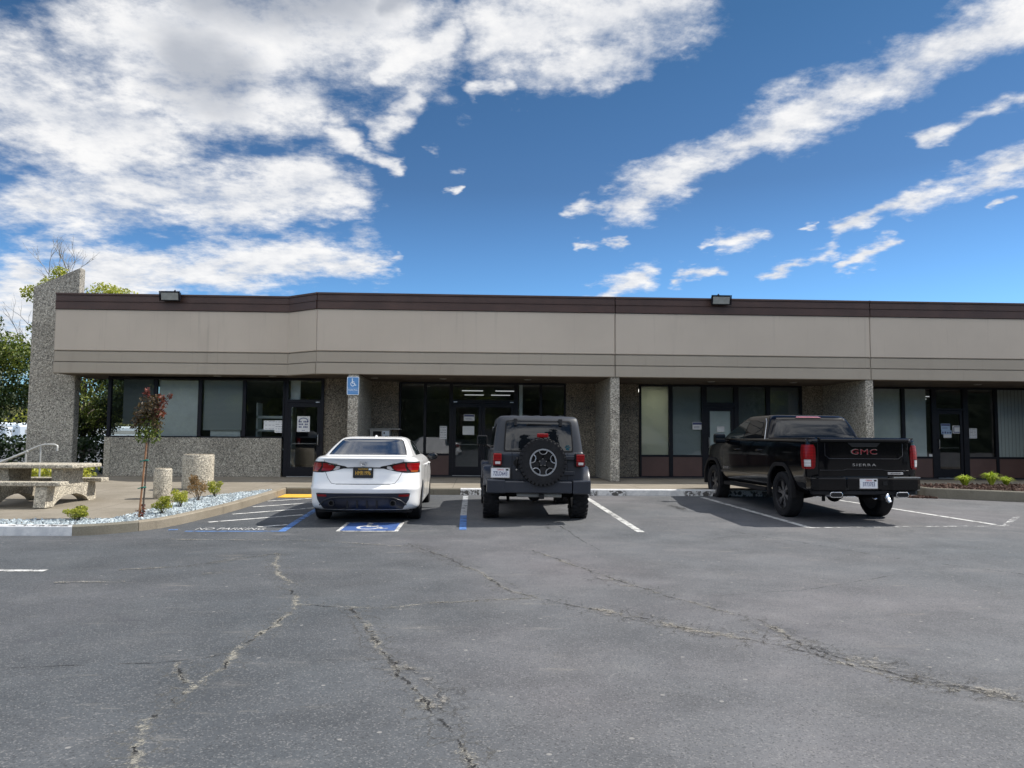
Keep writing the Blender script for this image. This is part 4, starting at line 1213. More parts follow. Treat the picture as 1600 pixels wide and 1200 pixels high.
def m_glassdark(name, col=(.008, .010, .013), rough=.0, ior=1.45, coat=.05):
    m, q, b, _ = new_mat(name)
    b.inputs['Base Color'].default_value = (*col, 1); b.inputs['Roughness'].default_value = rough
    b.inputs['IOR'].default_value = ior; b.inputs['Coat Weight'].default_value = coat; b.inputs['Coat Roughness'].default_value = 0
    P = coords(q); bump(q, b, q.noise(P, 1.2, 2, .5), .006, .15)
    return m
M['privacy'] = m_glassdark('privacy_glass')
M['cabin_glass'] = m_glassdark('clear_cabin_glass', (.02, .03, .032), ior=1.55, coat=.4)
M['sloped_glass'] = m_glassdark('sloping_tinted_glass', (.006, .009, .016), ior=1.7, coat=1.0)
def m_lens(name, col, e=0):
    m, q, b, _ = new_mat(name)
    P = coords(q); s = q.n('ShaderNodeSeparateXYZ'); q.set(s.inputs[0], P)
    rib = q.math('PINGPONG', q.math('MULTIPLY', s.outputs[2], 38), 1.0)
    q.set(b.inputs['Base Color'], q.mix(q.math('MULTIPLY', rib, .45), col, tuple(c * .35 for c in col)))
    b.inputs['Roughness'].default_value = .25; b.inputs['Coat Weight'].default_value = .2
    b.inputs['Specular IOR Level'].default_value = .3
    return m
M['lens_red'] = m_lens('red_lamp_lens', (.28, .005, .007))
M['lens_deep'] = m_lens('deep_red_lamp_lens', (.20, .004, .006))
M['lens_orange'] = m_lens('amber_lamp_lens', (.42, .10, .02))
M['lens_clear'] = m_lens('clear_lamp_lens', (.62, .60, .60))

def interp(pts, z):
    """monotone cubic through rows of (z, a, b, ...)"""
    zs = [p[0] for p in pts]
    if z <= zs[0]: return list(pts[0][1:])
    if z >= zs[-1]: return list(pts[-1][1:])
    i = max(k for k in range(len(zs) - 1) if zs[k] <= z)
    h = zs[i + 1] - zs[i]; t = (z - zs[i]) / h
    r = []
    for c in range(1, len(pts[0])):
        def slope(k):
            if k == 0: return (pts[1][c] - pts[0][c]) / (zs[1] - zs[0])
            if k == len(zs) - 1: return (pts[k][c] - pts[k - 1][c]) / (zs[k] - zs[k - 1])
            a = (pts[k][c] - pts[k - 1][c]) / (zs[k] - zs[k - 1]); b_ = (pts[k + 1][c] - pts[k][c]) / (zs[k + 1] - zs[k])
            return 0 if a * b_ <= 0 else 2 * a * b_ / (a + b_)
        m0, m1 = slope(i) * h, slope(i + 1) * h
        p0, p1 = pts[i][c], pts[i + 1][c]
        r.append((2 * t ** 3 - 3 * t ** 2 + 1) * p0 + (t ** 3 - 2 * t ** 2 + t) * m0 + (-2 * t ** 3 + 3 * t ** 2) * p1 + (t ** 3 - t ** 2) * m1)
    return r

class Loft:
    """body shell as a stack of plan outlines. rows: z, rear y, front y, half width, rear corner depth, front corner depth"""
    def __init__(self, rows, nr=3.0, nf=2.6, waist=0.0):
        self.rows, self.nr, self.nf, self.waist = rows, nr, nf, waist
    def prm(self, z): return interp(self.rows, z)
    def half(self, z, n=14, ns=10):
        yr, yf, w, dr, df = self.prm(z)
        pts = []
        for k in range(n + 1):
            t = math.pi / 2 * (k / n)
            pts.append((w * math.sin(t) ** (2 / self.nr), yr + dr * (1 - math.cos(t) ** (2 / self.nr))))
        y0, y1 = yr + dr, yf - df
        for k in range(1, ns):
            a = k / ns; pts.append((w * (1 + self.waist * math.sin(math.pi * a)), y0 + (y1 - y0) * a))
        for k in range(n + 1):
            t = math.pi / 2 * (1 - k / n)
            pts.append((w * math.sin(t) ** (2 / self.nf), yf - df * (1 - math.cos(t) ** (2 / self.nf))))
        return pts
    def mesh(self, zs):
        v, f = [], []
        rings = []
        for z in zs:
            h = self.half(z)
            ring = [(x, y, z) for x, y in h] + [(-x, y, z) for x, y in h[-2:0:-1]]
            rings.append(ring)
        n = len(rings[0])
        for r_ in rings: v += r_
        for i in range(len(zs) - 1):
            for k in range(n): f.append((i * n + k, i * n + (k + 1) % n, (i + 1) * n + (k + 1) % n, (i + 1) * n + k))
        f.append(tuple(range(n))[::-1]); f.append(tuple(range((len(zs) - 1) * n, len(zs) * n)))
        mb = MB(); mb.add(v, f); return mb
    def zlist(self, sub=4):
        zs = []
        for a, b_ in zip(self.rows[:-1], self.rows[1:]): zs += [a[0] + (b_[0] - a[0]) * k / sub for k in range(sub)]
        return zs + [self.rows[-1][0]]
    def at(self, s, z, off=0.0):
        """point on the right-hand skin at arc distance s from the rear centre (negative s = left)"""
        sg = -1 if s < 0 else 1; s = abs(s)
        h = self.half(z, 40, 40); L = 0
        for (x0, y0), (x1, y1) in zip(h[:-1], h[1:]):
            d = math.hypot(x1 - x0, y1 - y0)
            if L + d >= s or (x1, y1) == h[-1]:
                t = (s - L) / max(d, 1e-9); x, y = x0 + (x1 - x0) * t, y0 + (y1 - y0) * t
                nx, ny = (y1 - y0) / max(d, 1e-9), -(x1 - x0) / max(d, 1e-9)
                return Vector((sg * (x + nx * off), y + ny * off, z))
            L += d
    def s_x(self, x, z):
        h = self.half(z, 40, 40); L = 0
        for (x0, y0), (x1, y1) in zip(h[:-1], h[1:]):
            d = math.hypot(x1 - x0, y1 - y0)
            if x1 >= abs(x): 
                t = (abs(x) - x0) / max(x1 - x0, 1e-9); return math.copysign(L + d * t, x)
            L += d
            if y1 > y0 + .3: break
        return math.copysign(L, x)
    def s_y(self, y, z, sg=1):
        h = self.half(z, 40, 40); L = 0
        for (x0, y0), (x1, y1) in zip(h[:-1], h[1:]):
            d = math.hypot(x1 - x0, y1 - y0)
            if y1 >= y: return sg * (L + d * (y - y0) / max(y1 - y0, 1e-9))
            L += d
        return sg * L
    def patch(self, rows, name, mat, parent, off=.006, nc=10, sub=3, depth=.02, smooth=50, mode='x'):
        """panel lying on the skin; rows (z, a, b) bound it, a and b given as x across the rear, y along the side, or arc length"""
        R = []
        for (z0, a0, b0), (z1, a1, b1) in zip(rows[:-1], rows[1:]):
            for k in range(sub): t = k / sub; R.append((z0 + (z1 - z0) * t, a0 + (a1 - a0) * t, b0 + (b1 - b0) * t))
        R.append(rows[-1])
        conv = {'x': self.s_x, 's': lambda s, z: s, 'yr': lambda y, z: self.s_y(y, z, 1), 'yl': lambda y, z: self.s_y(y, z, -1)}[mode]
        v, w = [], []
        for z, a, b_ in R:
            sa, sb = conv(a, z), conv(b_, z)
            for j in range(nc + 1):
                s = sa + (sb - sa) * j / nc
                v.append(self.at(s, z, off)); w.append(self.at(s, z, off - depth))
        n, m = nc + 1, len(R)
        f = []
        for i in range(m - 1):
            for j in range(nc): f.append((i * n + j, i * n + j + 1, (i + 1) * n + j + 1, (i + 1) * n + j))
        N = len(v)
        rim = [j for j in range(n)] + [i * n + nc for i in range(1, m)] + [(m - 1) * n + j for j in range(nc - 1, -1, -1)] + [i * n for i in range(m - 2, 0, -1)]
        f += [(rim[i], N + rim[i], N + rim[(i + 1) % len(rim)], rim[(i + 1) % len(rim)]) for i in range(len(rim))]
        mb = MB(); mb.add(v + w, f)
        o = mb.build(name, mat, parent, world=False)
        bm = bmesh.new(); bm.from_mesh(o.data); bmesh.ops.recalc_face_normals(bm, faces=bm.faces[:]); bm.to_mesh(o.data); bm.free()
        if smooth: smooth_mesh(o.data, smooth)
        return o
    def line(self, pts, w, name, mat, parent, off=.003, mode='x'):
        """thin dark seam following the skin through (z, a) points"""
        rows = []
        conv = {'x': self.s_x, 's': lambda s, z: s, 'yr': lambda y, z: self.s_y(y, z, 1), 'yl': lambda y, z: self.s_y(y, z, -1)}[mode]
        P = []
        for (z0, a0), (z1, a1) in zip(pts[:-1], pts[1:]):
            for k in range(8): t = k / 8; z = z0 + (z1 - z0) * t; P.append(self.at(conv(a0 + (a1 - a0) * t, z), z, off - w * .4))
        P.append(self.at(conv(pts[-1][1], pts[-1][0]), pts[-1][0], off - w * .4))
        mb = MB(); mb.tube(P, w / 2, 5); return mb.build(name, mat, parent, world=False, smooth=60)

def wheel(parent, x, y, R, wd, rimr, side, style, rim_mat, name='wheel', ax='x', tread=0, loc=None):
    """wheel > tyre, rim; side = +1 outer face towards +x"""
    e = bpy.data.objects.new(name, None); COL.objects.link(e); e.parent = parent; e.location = loc or (x, y, R); e.empty_display_size = .1
    if ax == 'y': e.rotation_euler = (0, 0, rad(-90))
    h = wd / 2
    prof = [(rimr, -h * .80), (rimr + .015, -h * .92), (R * .80, -h), (R * .93, -h * .97), (R * .985, -h * .82), (R, -h * .55), (R, h * .55), (R * .985, h * .82), (R * .93, h * .97), (R * .80, h), (rimr + .015, h * .92), (rimr, h * .80)]
    mb = MB(); mb.lathe(prof, ax='x', n=56, closed=True)
    for k in range(tread):
        a = 2 * math.pi * k / tread
        for sgn in (-1, 1):
            c0, c1 = (h * .42, h * 1.04) if (k % 2) else (h * .50, h * 1.02)
            lx0, lx1 = sorted((sgn * c0, sgn * c1)); dr = .017 if k % 2 else .014
            da = 2 * math.pi / tread * .30
            v = []
            for xx, rr0, rr1 in ((lx0, R - .02, R + dr), (lx1, R * .90, R + dr * .4)):
                for aa in (a - da, a + da):
                    for rr in (rr0, rr1): v.append((xx, rr * math.cos(aa), rr * math.sin(aa)))
            mb.add(v, [(0, 1, 3, 2), (4, 6, 7, 5), (0, 4, 5, 1), (2, 3, 7, 6), (1, 5, 7, 3), (0, 2, 6, 4)])
        a2 = a + math.pi / tread
        v = []
        da = 2 * math.pi / tread * .34
        off = h * .2 * (1 if k % 2 else -1)
        for xx in (off - h * .22, off + h * .22):
            for aa in (a2 - da, a2 + da):
                for rr in (R - .02, R + .013): v.append((xx, rr * math.cos(aa), rr * math.sin(aa)))
        mb.add(v, [(0, 1, 3, 2), (4, 6, 7, 5), (0, 4, 5, 1), (2, 3, 7, 6), (1, 5, 7, 3), (0, 2, 6, 4)])
    if not tread:
        for xx in (-.45, -.15, .15, .45): mb.lathe([(R + .0005, xx * h - .004), (R + .0005, xx * h + .004)], ax='x', n=4) if False else None
    tyre = mb.build('tyre', M['rubber'], e, world=False, smooth=35)
    s = side
    mb = MB(); mb.lathe([(rimr * 1.0, -h * .8), (rimr * 1.0, h * .80), (rimr * .985, h * .86), (rimr * .94, h * .80), (rimr * .92, h * .30), (rimr * .90, -h * .4), (.05, -h * .45)] if s > 0 else
                        [(rimr * 1.0, h * .8), (rimr * 1.0, -h * .80), (rimr * .985, -h * .86), (rimr * .94, -h * .80), (rimr * .92, -h * .30), (rimr * .90, h * .4), (.05, h * .45)], ax='x', n=40)
    mb.build('rim', M['rim_dark'] if style != 'plain' else rim_mat, e, world=False, smooth=35)
    # spokes
    mb = MB(); f0 = h * .62 * s; f1 = h * .38 * s
    def sp(a, r0, r1, w0, w1, x0, x1, th=.03):
        d = Vector((0, math.cos(a), math.sin(a))); t = Vector((0, -math.sin(a), math.cos(a)))
        v = []
        for r_, w_, xx in ((r0, w0, x0), (r1, w1, x1)):
            for k in (-1, 1):
                for q_ in (0, 1): v.append(d * r_ + t * w_ * k + Vector((xx - s * th * q_, 0, 0)))
        mb.add(v, [(0, 2, 6, 4), (1, 5, 7, 3), (0, 4, 5, 1), (2, 3, 7, 6), (0, 1, 3, 2), (4, 6, 7, 5)])
    if style == 'five':
        for k in range(5):
            a = 2 * math.pi * k / 5 + math.pi / 2
            sp(a, .03, rimr * .95, .035, .045, f1, f0)
    elif style == 'twin':
        for k in range(6):
            a = 2 * math.pi * k / 6 + .3
            sp(a - .05, .04, rimr * .55, .022, .018, f0 * .9, f0); sp(a - .12, rimr * .5, rimr * .96, .016, .022, f0, f0 * .95); sp(a + .14, rimr * .5, rimr * .96, .016, .022, f0, f0 * .95)
            sp(a + .0, .05, rimr * .58, .03, .028, f0 * .85, f0 * .9)
    mb.lathe([(.001, f0), (.055, f0), (.06, f1)] if s > 0 else [(.001, f0), (.055, f0), (.06, f1)], ax='x', n=20)
    mb.build('spokes', rim_mat, e, world=False, smooth=30)
    return e

def arch_cut(x0, x1, y, R, z):
    mb = MB(); mb.lathe([(R, x0), (R, x1)], (0, y, z), 'x', 40); return mb.build('cut', M['under'])
def vbox(parent, name, mat, *a, bevel=0.0, **kw):
    mb = MB(); mb.box(*a); return mb.build(name, mat, parent, world=False, bevel=bevel, **kw)
def vtext(parent, body, size, x, y, z, mat, name='lettering', depth=.004, sx=1.0, space=1.0, rz=0, rx=0, shear=0.0):
    v, f = text_mesh(body, size, depth, sx, space, shear)
    Rm = Matrix.Rotation(rz, 4, 'Z') @ Matrix.Rotation(rx, 4, 'X')
    mb = MB(); mb.add([tuple(Rm @ Vector(p) + Vector((x, y, z))) for p in v], f)
    return mb.build(name, mat, parent, world=False)
def number_plate(parent, x, y, z, body, dark, top_text, rx=0.0):
    base = bpy.data.objects.new('licence_plate', None); COL.objects.link(base); base.parent = parent; base.location = (x, y, z); base.rotation_euler = (rx, 0, 0)
    W, H = .305, .152
    mb = MB(); mb.add(*rrect(-W / 2 - .012, W / 2 + .012, -H / 2 - .012, H / 2 + .012, .012, -.002, .012)); mb.build('plate_frame', M['trim'] if dark else M['chrome'], base, world=False)
    mb = MB(); mb.add(*rrect(-W / 2, W / 2, -H / 2, H / 2, .012, -.006, .0)); mb.build('plate', M['plate_black'] if dark else M['plate_white'], base, world=False)
    vtext(base, body, .098, 0, -.009, -.014, M['plate_gold'] if dark else M['plate_blue'], 'registration', .003, .60, 1.08)
    vtext(base, top_text, .036, 0, -.009, .054, M['plate_gold'] if dark else M['plate_red'], 'plate_heading', .002, .8)
    vbox(base, 'sticker', M['sign_white'] if dark else M['gap'], W * .30, W * .45, -.0085, -.006, .038, .066)
    return base

# ---- white sedan
def sedan(loc, rz):
    r = empty('parked_sedan', loc, rz)
    tag(r, 'white sedan parked nose-in beside the striped aisle, seen from behind', 'car')
    LB = Loft([(.22, .20, 4.60, .85, .55, .9), (.27, .10, 4.78, .895, .58, 1.0), (.34, .055, 4.85, .905, .6, 1.1), (.50, .02, 4.89, .915, .64, 1.15), (.575, .0, 4.90, .922, .65, 1.2),
               (.60, .03, 4.90, .924, .66, 1.2), (.66, .075, 4.88, .924, .66, 1.2), (.80, .10, 4.82, .920, .68, 1.25), (.90, .115, 4.70, .915, .70, 1.3), (.985, .10, 4.35, .900, .72, 1.3),
               (1.04, .075, 3.95, .868, .70, 1.1), (1.075, .06, 3.75, .832, .66, 1.0), (1.095, .10, 3.68, .80, .64, .9), (1.105, .26, 3.64, .775, .62, .9), (1.115, .56, 3.60, .75, .6, .9)], 3.2, 2.2, .008)
    body = LB.mesh(LB.zlist(3)).build('body', M['paint_white'], r, world=False)
    body.parent = None
    body.location = (0, 0, 0)
    boolean(body, [arch_cut(.62, 1.2, 1.02, .365, .33), arch_cut(-1.2, -.62, 1.02, .365, .33), arch_cut(.62, 1.2, 3.85, .365, .33), arch_cut(-1.2, -.62, 3.85, .365, .33)])
    body.parent = r; smooth_mesh(body.data, 32)
    LC = Loft([(1.06, .42, 3.75, .790, .50, .8), (1.12, .58, 3.52, .752, .42, .75), (1.20, .80, 3.24, .712, .38, .7), (1.28, 1.02, 2.96, .666, .34, .62), (1.35, 1.21, 2.72, .618, .32, .55), (1.395, 1.335, 2.55, .580, .30, .5), (1.425, 1.50, 2.42, .53, .3, .45), (1.442, 1.85, 2.34, .43, .3, .3)], 4.2, 3.4, .015)
    cab = LC.mesh(LC.zlist(4)).build('cabin', M['paint_white'], r, world=False, smooth=38)
    # rear window with black border
    LC.patch([(1.125, -.665, .665), (1.20, -.640, .640), (1.28, -.600, .600), (1.365, -.550, .550), (1.39, -.51, .51), (1.40, -.40, .40)], 'window_surround', M['gap'], r, .004, 24, 6)
    LC.patch([(1.13, -.640, .640), (1.20, -.615, .615), (1.28, -.575, .575), (1.36, -.535, .535), (1.382, -.49, .49), (1.392, -.38, .38)], 'rear_window', M['sloped_glass'], r, .014, 24, 6)
    for sd, nm in ((1, 'yr'), (-1, 'yl')):
        LC.patch([(1.085, 1.45, 3.46), (1.15, 1.42, 3.28), (1.22, 1.45, 3.04), (1.29, 1.60, 2.80), (1.345, 1.82, 2.62), (1.365, 2.0, 2.5)], 'side_window', M['cabin_glass'], r, .006, 20, 3, mode=nm)
        LC.line([(1.09, 2.42), (1.36, 2.30)], .05, 'pillar_trim_or_highlight', M['gap'], r, .016, nm)
        # door seams and handles
        LB.line([(.34, 1.55), (.60, 1.50), (1.04, 1.62)], .010, 'door_seam', M['gap'], r, .002, nm)
        LB.line([(.30, 2.52), (1.05, 2.50)], .010, 'door_seam', M['gap'], r, .002, nm)
        LB.line([(.30, 3.45), (1.0, 3.55)], .010, 'door_seam', M['gap'], r, .002, nm)
        for y in (1.78, 2.78):
            mb = MB(); P_ = [LB.at(LB.s_y(y + d, .93, sd), .93, o) for d, o in ((0, -.01), (.02, .03), (.16, .03), (.18, -.01))]; mb.tube(P_, .014, 8); mb.build('door_handle', M['paint_white'], r, world=False, smooth=60)
        # tail lamp: outer red and amber, inner red, clear tip, on a black housing
        def TL(rows, nm_, mt, off): return LB.patch([(z, sd * a, sd * b_) for z, a, b_ in rows], nm_, mt, r, off, 16, 3, mode='s')
        sO = lambda z: LB.s_y(.52, z)
        hs = TL([(.838, .70, sO(.84)), (.86, .54, sO(.86)), (.90, .36, sO(.90)), (.925, .26, sO(.92)), (.945, .30, sO(.94)), (.975, .46, LB.s_y(.60, .975)), (1.018, .66, LB.s_y(.66, 1.01))], 'tail_light', M['gap'], .004)
        def sub(rows, nm_, mt, off=.010):
            o = TL(rows, nm_, mt, off); o.parent = hs; return o
        sub([(.862, .80, LB.s_y(.42, .86)), (.90, .75, LB.s_y(.46, .9)), (.95, .72, LB.s_y(.52, .95)), (.995, .73, LB.s_y(.58, .99))], 'lamp_lens', M['lens_red'])
        sub([(.850, .80, LB.s_y(.40, .85)), (.876, .79, LB.s_y(.42, .876))], 'turn_lens', M['lens_orange'], .012)
        sub([(.866, .56, .72), (.895, .505, .71), (.93, .475, .69), (.962, .50, .69), (.99, .62, .69)], 'lamp_lens', M['lens_red'])
        sub([(.885, .44, .50), (.91, .385, .47), (.94, .385, .45), (.945, .40, .44)], 'reverse_lens', M['lens_clear'])
        # reflector, exhaust, mirror
        LB.patch([(.447, sd * .58, sd * .735), (.485, sd * .59, sd * .75)], 'reflector', M['lens_deep'], r, .018, 6, 1)
        mb = MB(); mb.lathe([(.032, -.02), (.036, -.14), (.048, -.14), (.05, -.1), (.05, .12)], (sd * .50, .14, .345), 'y', 24); mb.build('exhaust_tip', M['rim_dark'], r, world=False, smooth=40)
        mb = MB(); mb.lathe([(.001, -.118), (.035, -.118)], (sd * .50, .14, .345), 'y', 20); mb.build('exhaust_bore', M['gap'], r, world=False)
        mr = MB()
        mr.lathe([(.001, -.055), (.045, -.05), (.075, -.03), (.085, .0), (.075, .045), (.04, .075), (.001, .085)], (0, 0, 0), 'y', 20)
        mr.v = [(sd * (.99) + a * 1.25, 3.12 + b_, 1.05 + c * .88) for a, b_, c in mr.v]
        mo = mr.build('mirror', M['trim'] if sd > 0 else M['trim'], r, world=False, smooth=50)
        mb = MB(); mb.lathe([(.001, -.060), (.066, -.052)], (0, 0, 0), 'y', 20); mb.v = [(sd * .99 + a * 1.25, 3.115 + b_, 1.05 + c * .85) for a, b_, c in mb.v]; mb.build('mirror_glass', M['privacy'], mo, world=False)
        mb = MB(); mb.tube([(sd * .84, 3.16, .99), (sd * .93, 3.13, 1.03)], .025, 8); mb.build('mirror_arm', M['trim'], mo, world=False)
    # spoiler lip, diffuser, trunk seams
    LB.patch([(1.062, -.62, .62), (1.072, -.66, .66), (1.085, -.66, .66), (1.094, -.60, .60)], 'spoiler', M['paint_white'], r, .035, 24, 3, depth=.05)
    LB.patch([(.235, -.64, .64), (.30, -.68, .68), (.34, -.71, .71), (.40, -.745, .745), (.50, -.765, .765), (.507, -.74, .74)], 'rear_diffuser', M['trim_blue'], r, .012, 30, 3)
    mb = MB()
    pts = [LB.at(LB.s_x(x, z), z, .022) for x, z in ((-.70, .31), (-.62, .385), (-.50, .435), (-.36, .445), (0, .448), (.36, .445), (.50, .435), (.62, .385), (.70, .31))]
    mb.tube(pts, .011, 6); mb.build('diffuser_trim', M['rim_dark'], r, world=False, smooth=60)
    for x in (-.24, -.08, .08, .24):
        a = LB.at(LB.s_x(x, .35), .35, .03); vbox(r, 'diffuser_fin', M['trim'], x - .012, x + .012, a.y, a.y + .08, .27, .39)
    LB.line([(1.045, .655), (.86, .64), (.74, .58), (.665, .52), (.652, .44)], .010, 'trunk_seam', M['gap'], r, .001)
    LB.line([(1.045, -.655), (.86, -.64), (.74, -.58), (.665, -.52), (.652, -.44)], .010, 'trunk_seam', M['gap'], r, .001)
    mb = MB(); mb.tube([LB.at(LB.s_x(x, .652), .652, -.002) for x in [-.44 + .08 * k for k in range(12)]], .007, 5); mb.build('trunk_seam', M['gap'], r, world=False)
    mb = MB(); mb.tube([LB.at(LB.s_x(x, .925), .925 - .006 * abs(x) * 4, .004) for x in [-.34 + .068 * k for k in range(11)]], .009, 5); mb.build('trunk_crease', M['trim'], r, world=False)
    pl = LB.at(0, .80, .016); number_plate(r, 0, pl.y, .845, 'HMR1996', True, 'CALIFORNIA', rad(-6))
    # round badge with a crossbar, small lettering
    bp_ = LB.at(0, .995, .006).y
    mb = MB(); mb.lathe([(.036, -.004), (.045, -.010), (.052, -.004), (.050, .01), (.036, .01)], (0, bp_, 1.0), 'y', 28, closed=True); mb.box(-.058, .058, bp_ - .013, bp_ + .01, .989, 1.011); mb.build('badge', M['chrome'], r, world=False, smooth=40)
    for txt, x, sz, mt in (('ALTIMA', -.50, .040, 'chrome'), ('SR', .50, .045, 'trim')):
        p = LB.at(LB.s_x(x, .985), .985, .008); vtext(r, txt, sz, x, p.y, .975, M[mt], 'lettering', .004, 1.1, rz=math.copysign(.09, x))
    # antenna fin
    mb = MB(); mb.add([(-.03, 1.72, 1.40), (.03, 1.72, 1.40), (.03, 2.0, 1.425), (-.03, 2.0, 1.425), (-.006, 1.74, 1.462), (.006, 1.74, 1.462), (.006, 1.80, 1.468), (-.006, 1.80, 1.468)], [(0, 1, 5, 4), (1, 2, 6, 5), (2, 3, 7, 6), (3, 0, 4, 7), (4, 5, 6, 7)])
    mb.build('antenna_fin', M['paint_white'], r, world=False, smooth=50)
    vbox(r, 'underbody', M['under'], -.78, .78, .35, 4.5, .17, .30)
    for y in (1.02, 3.85):
        for s in (-1, 1):
            wheel(r, s * .79, y, .335, .225, .235, s, 'five', M['rim_silver'])
            mb = MB(); mb.lathe([(.36, s * .62), (.362, s * .90)], (0, y, .33), 'x', 30); mb.build('wheel_arch', M['under'], r, world=False) if False else None
    return r
SEDAN = sedan((-1.86, 12.86, g(13.8)), rad(.4))

# ---- slate grey off-roader with a spare wheel on the tailgate
def offroader(loc, rz, ry):
    r = empty('parked_off_roader', loc, rz, ry)
    tag(r, 'slate grey boxy off-roader with spare wheel on its tailgate, between blue and white stall lines', 'car')
    LB = Loft([(.50, .10, 4.05, .72, .10, .3), (.56, .07, 4.08, .765, .10, .3), (.70, .05, 4.10, .785, .10, .3), (1.00, .05, 4.05, .79, .10, .3), (1.17, .055, 3.95, .785, .10, .3), (1.20, .075, 2.7, .77, .10, .2)], 5, 3)
    b = LB.mesh(LB.zlist(3)).build('body', M['paint_grey'], r, world=False); b.parent = None
    boolean(b, [arch_cut(.55, 1.2, .80, .47, .44), arch_cut(-1.2, -.55, .80, .47, .44), arch_cut(.5, 1.2, 3.35, .47, .44), arch_cut(-1.2, -.5, 3.35, .47, .44)])
    b.parent = r; smooth_mesh(b.data, 32)
    LT = Loft([(1.17, .06, 2.75, .775, .12, .2), (1.22, .07, 2.68, .77, .13, .2), (1.50, .118, 2.45, .735, .15, .2), (1.70, .158, 2.28, .705, .17, .2), (1.765, .19, 2.22, .690, .18, .2), (1.795, .235, 2.17, .665, .2, .2), (1.81, .32, 2.1, .61, .2, .2), (1.82, .6, 1.9, .45, .2, .2)], 5, 4)
    LT.mesh(LT.zlist(4)).build('hardtop', M['paint_top'], r, world=False, smooth=32)
    mb = MB()
    for x in (-.42, -.21, 0, .21, .42): mb.box(x - .05, x + .05, .42, 2.1, 1.81, 1.826)
    mb.build('roof_ribs', M['paint_top'], r, world=False, bevel=.006)
    LT.patch([(1.185, -.595, .595), (1.25, -.60, .60), (1.66, -.575, .575), (1.715, -.56, .56), (1.73, -.53, .53)], 'window_surround', M['gap'], r, .004, 20, 4)
    LT.patch([(1.21, -.565, .565), (1.25, -.575, .575), (1.66, -.553, .553), (1.695, -.545, .545), (1.71, -.51, .51)], 'rear_window', M['privacy'], r, .012, 20, 4)
    for sd, nm in ((1, 'yr'), (-1, 'yl')):
        LT.patch([(1.24, .38, .95), (1.62, .44, .95), (1.67, .50, .95)], 'side_window', M['privacy'], r, .006, 8, 3, mode=nm)
        LT.patch([(1.24, 1.10, 1.72), (1.62, 1.10, 1.72)], 'side_window', M['privacy'], r, .006, 8, 3, mode=nm)
        LT.patch([(1.24, 1.80, 2.6), (1.62, 1.80, 2.34)], 'side_window', M['cabin_glass'], r, .006, 8, 3, mode=nm)
        LB.line([(.55, 1.40), (1.17, 1.30)], .012, 'door_seam', M['gap'], r, .002, nm); LB.line([(.55, 2.0), (1.17, 2.0)], .012, 'door_seam', M['gap'], r, .002, nm)
    # tailgate
    for x in (-.455, .50):
        LB.line([(.72, x), (1.17, x)], .012, 'tailgate_seam', M['gap'], r, .002)
    vbox(r, 'tailgate_hinge', M['paint_grey'], .40, .62, .012, .05, 1.06, 1.13, bevel=.01); vbox(r, 'tailgate_hinge', M['paint_grey'], .34, .62, .012, .05, .80, .87, bevel=.01)
    mb = MB(); mb.lathe([(.001, .0), (.055, .0), (.06, .02)], (-.375, .035, 1.0), 'y', 20); mb.build('handle_recess', M['gap'], r, world=False)
    mb = MB(); mb.tube([(-.375, .03, 1.08), (-.375, -.0, 1.06), (-.375, -.0, .94), (-.375, .03, .92)], .013, 8); mb.build('tailgate_handle', M['gap'], r, world=False, smooth=60)
    mb = MB(); mb.lathe([(.001, .0), (.014, .0), (.016, .02)], (-.378, .025, .885), 'y', 16); mb.build('tailgate_lock', M['chrome'], r, world=False)
    # glass hinges, wiper, high brake light
    for x in (-.40, .38):
        a = LT.at(LT.s_x(x, 1.70), 1.70, .02).y
        mb = MB(); mb.add([(x - .03, a - .03, 1.76), (x + .03, a - .03, 1.76), (x + .024, a - .055, 1.64), (x - .024, a - .055, 1.64), (x - .03, a + .05, 1.76), (x + .03, a + .05, 1.76), (x + .024, a + .0, 1.64), (x - .024, a + .0, 1.64)], [(0, 1, 2, 3)[::-1], (4, 5, 6, 7), (0, 4, 5, 1)[::-1], (1, 5, 6, 2)[::-1], (2, 6, 7, 3)[::-1], (3, 7, 4, 0)[::-1]])
        mb.build('glass_hinge', M['trim'], r, world=False, bevel=.006)
    a = LT.at(0, 1.66, .02).y
    mb = MB(); mb.tube([(-.20, a, 1.655), (-.17, a - .03, 1.665), (.22, a - .012, 1.662)], [.02, .012, .006], 8); mb.build('wiper', M['gap'], r, world=False, smooth=60)
    vbox(r, 'brake_light', M['lens_red'], -.05, .14, -.17, -.12, 1.435, 1.505, bevel=.012)
    vbox(r, 'brake_light_arm', M['trim'], .02, .07, -.14, .06, 1.20, 1.45)
    # paw shaped sticker low in the glass
    mb = MB(); a = LT.at(LT.s_x(.50, 1.26), 1.26, .018)
    for dx, dz, s in ((0, -.01, .032), (-.035, .025, .014), (-.012, .045, .014), (.014, .045, .014), (.036, .022, .014)): mb.lathe([(.001, 0), (s, 0.0)], (.50 + dx, a.y + .0, 1.255 + dz), 'y', 12)
    M['sticker'] = plain('pale_blue_sticker', (.16, .36, .46), .5); mb.build('window_sticker', M['sticker'], r, world=False)
    # tail lights
    for sd in (-1, 1):
        vb = vbox(r, 'tail_light', M['trim'], sd * .71 - .085, sd * .71 + .085, -.03, .08, .94, 1.17, bevel=.02)
        o = vbox(r, 'lamp_lens', M['lens_red'], sd * .71 - .07, sd * .71 + .07, -.045, -.02, 1.03, 1.155, bevel=.012); o.parent = vb
        o = vbox(r, 'lamp_lens', M['lens_deep'], sd * .71 - .07, sd * .71 + .07, -.043, -.02, .955, 1.03, bevel=.008); o.parent = vb
        o = vbox(r, 'reverse_lens', M['lens_clear'], sd * .71 - .035, sd * .71 + .05, -.050, -.03, .975, 1.02, bevel=.006); o.parent = vb
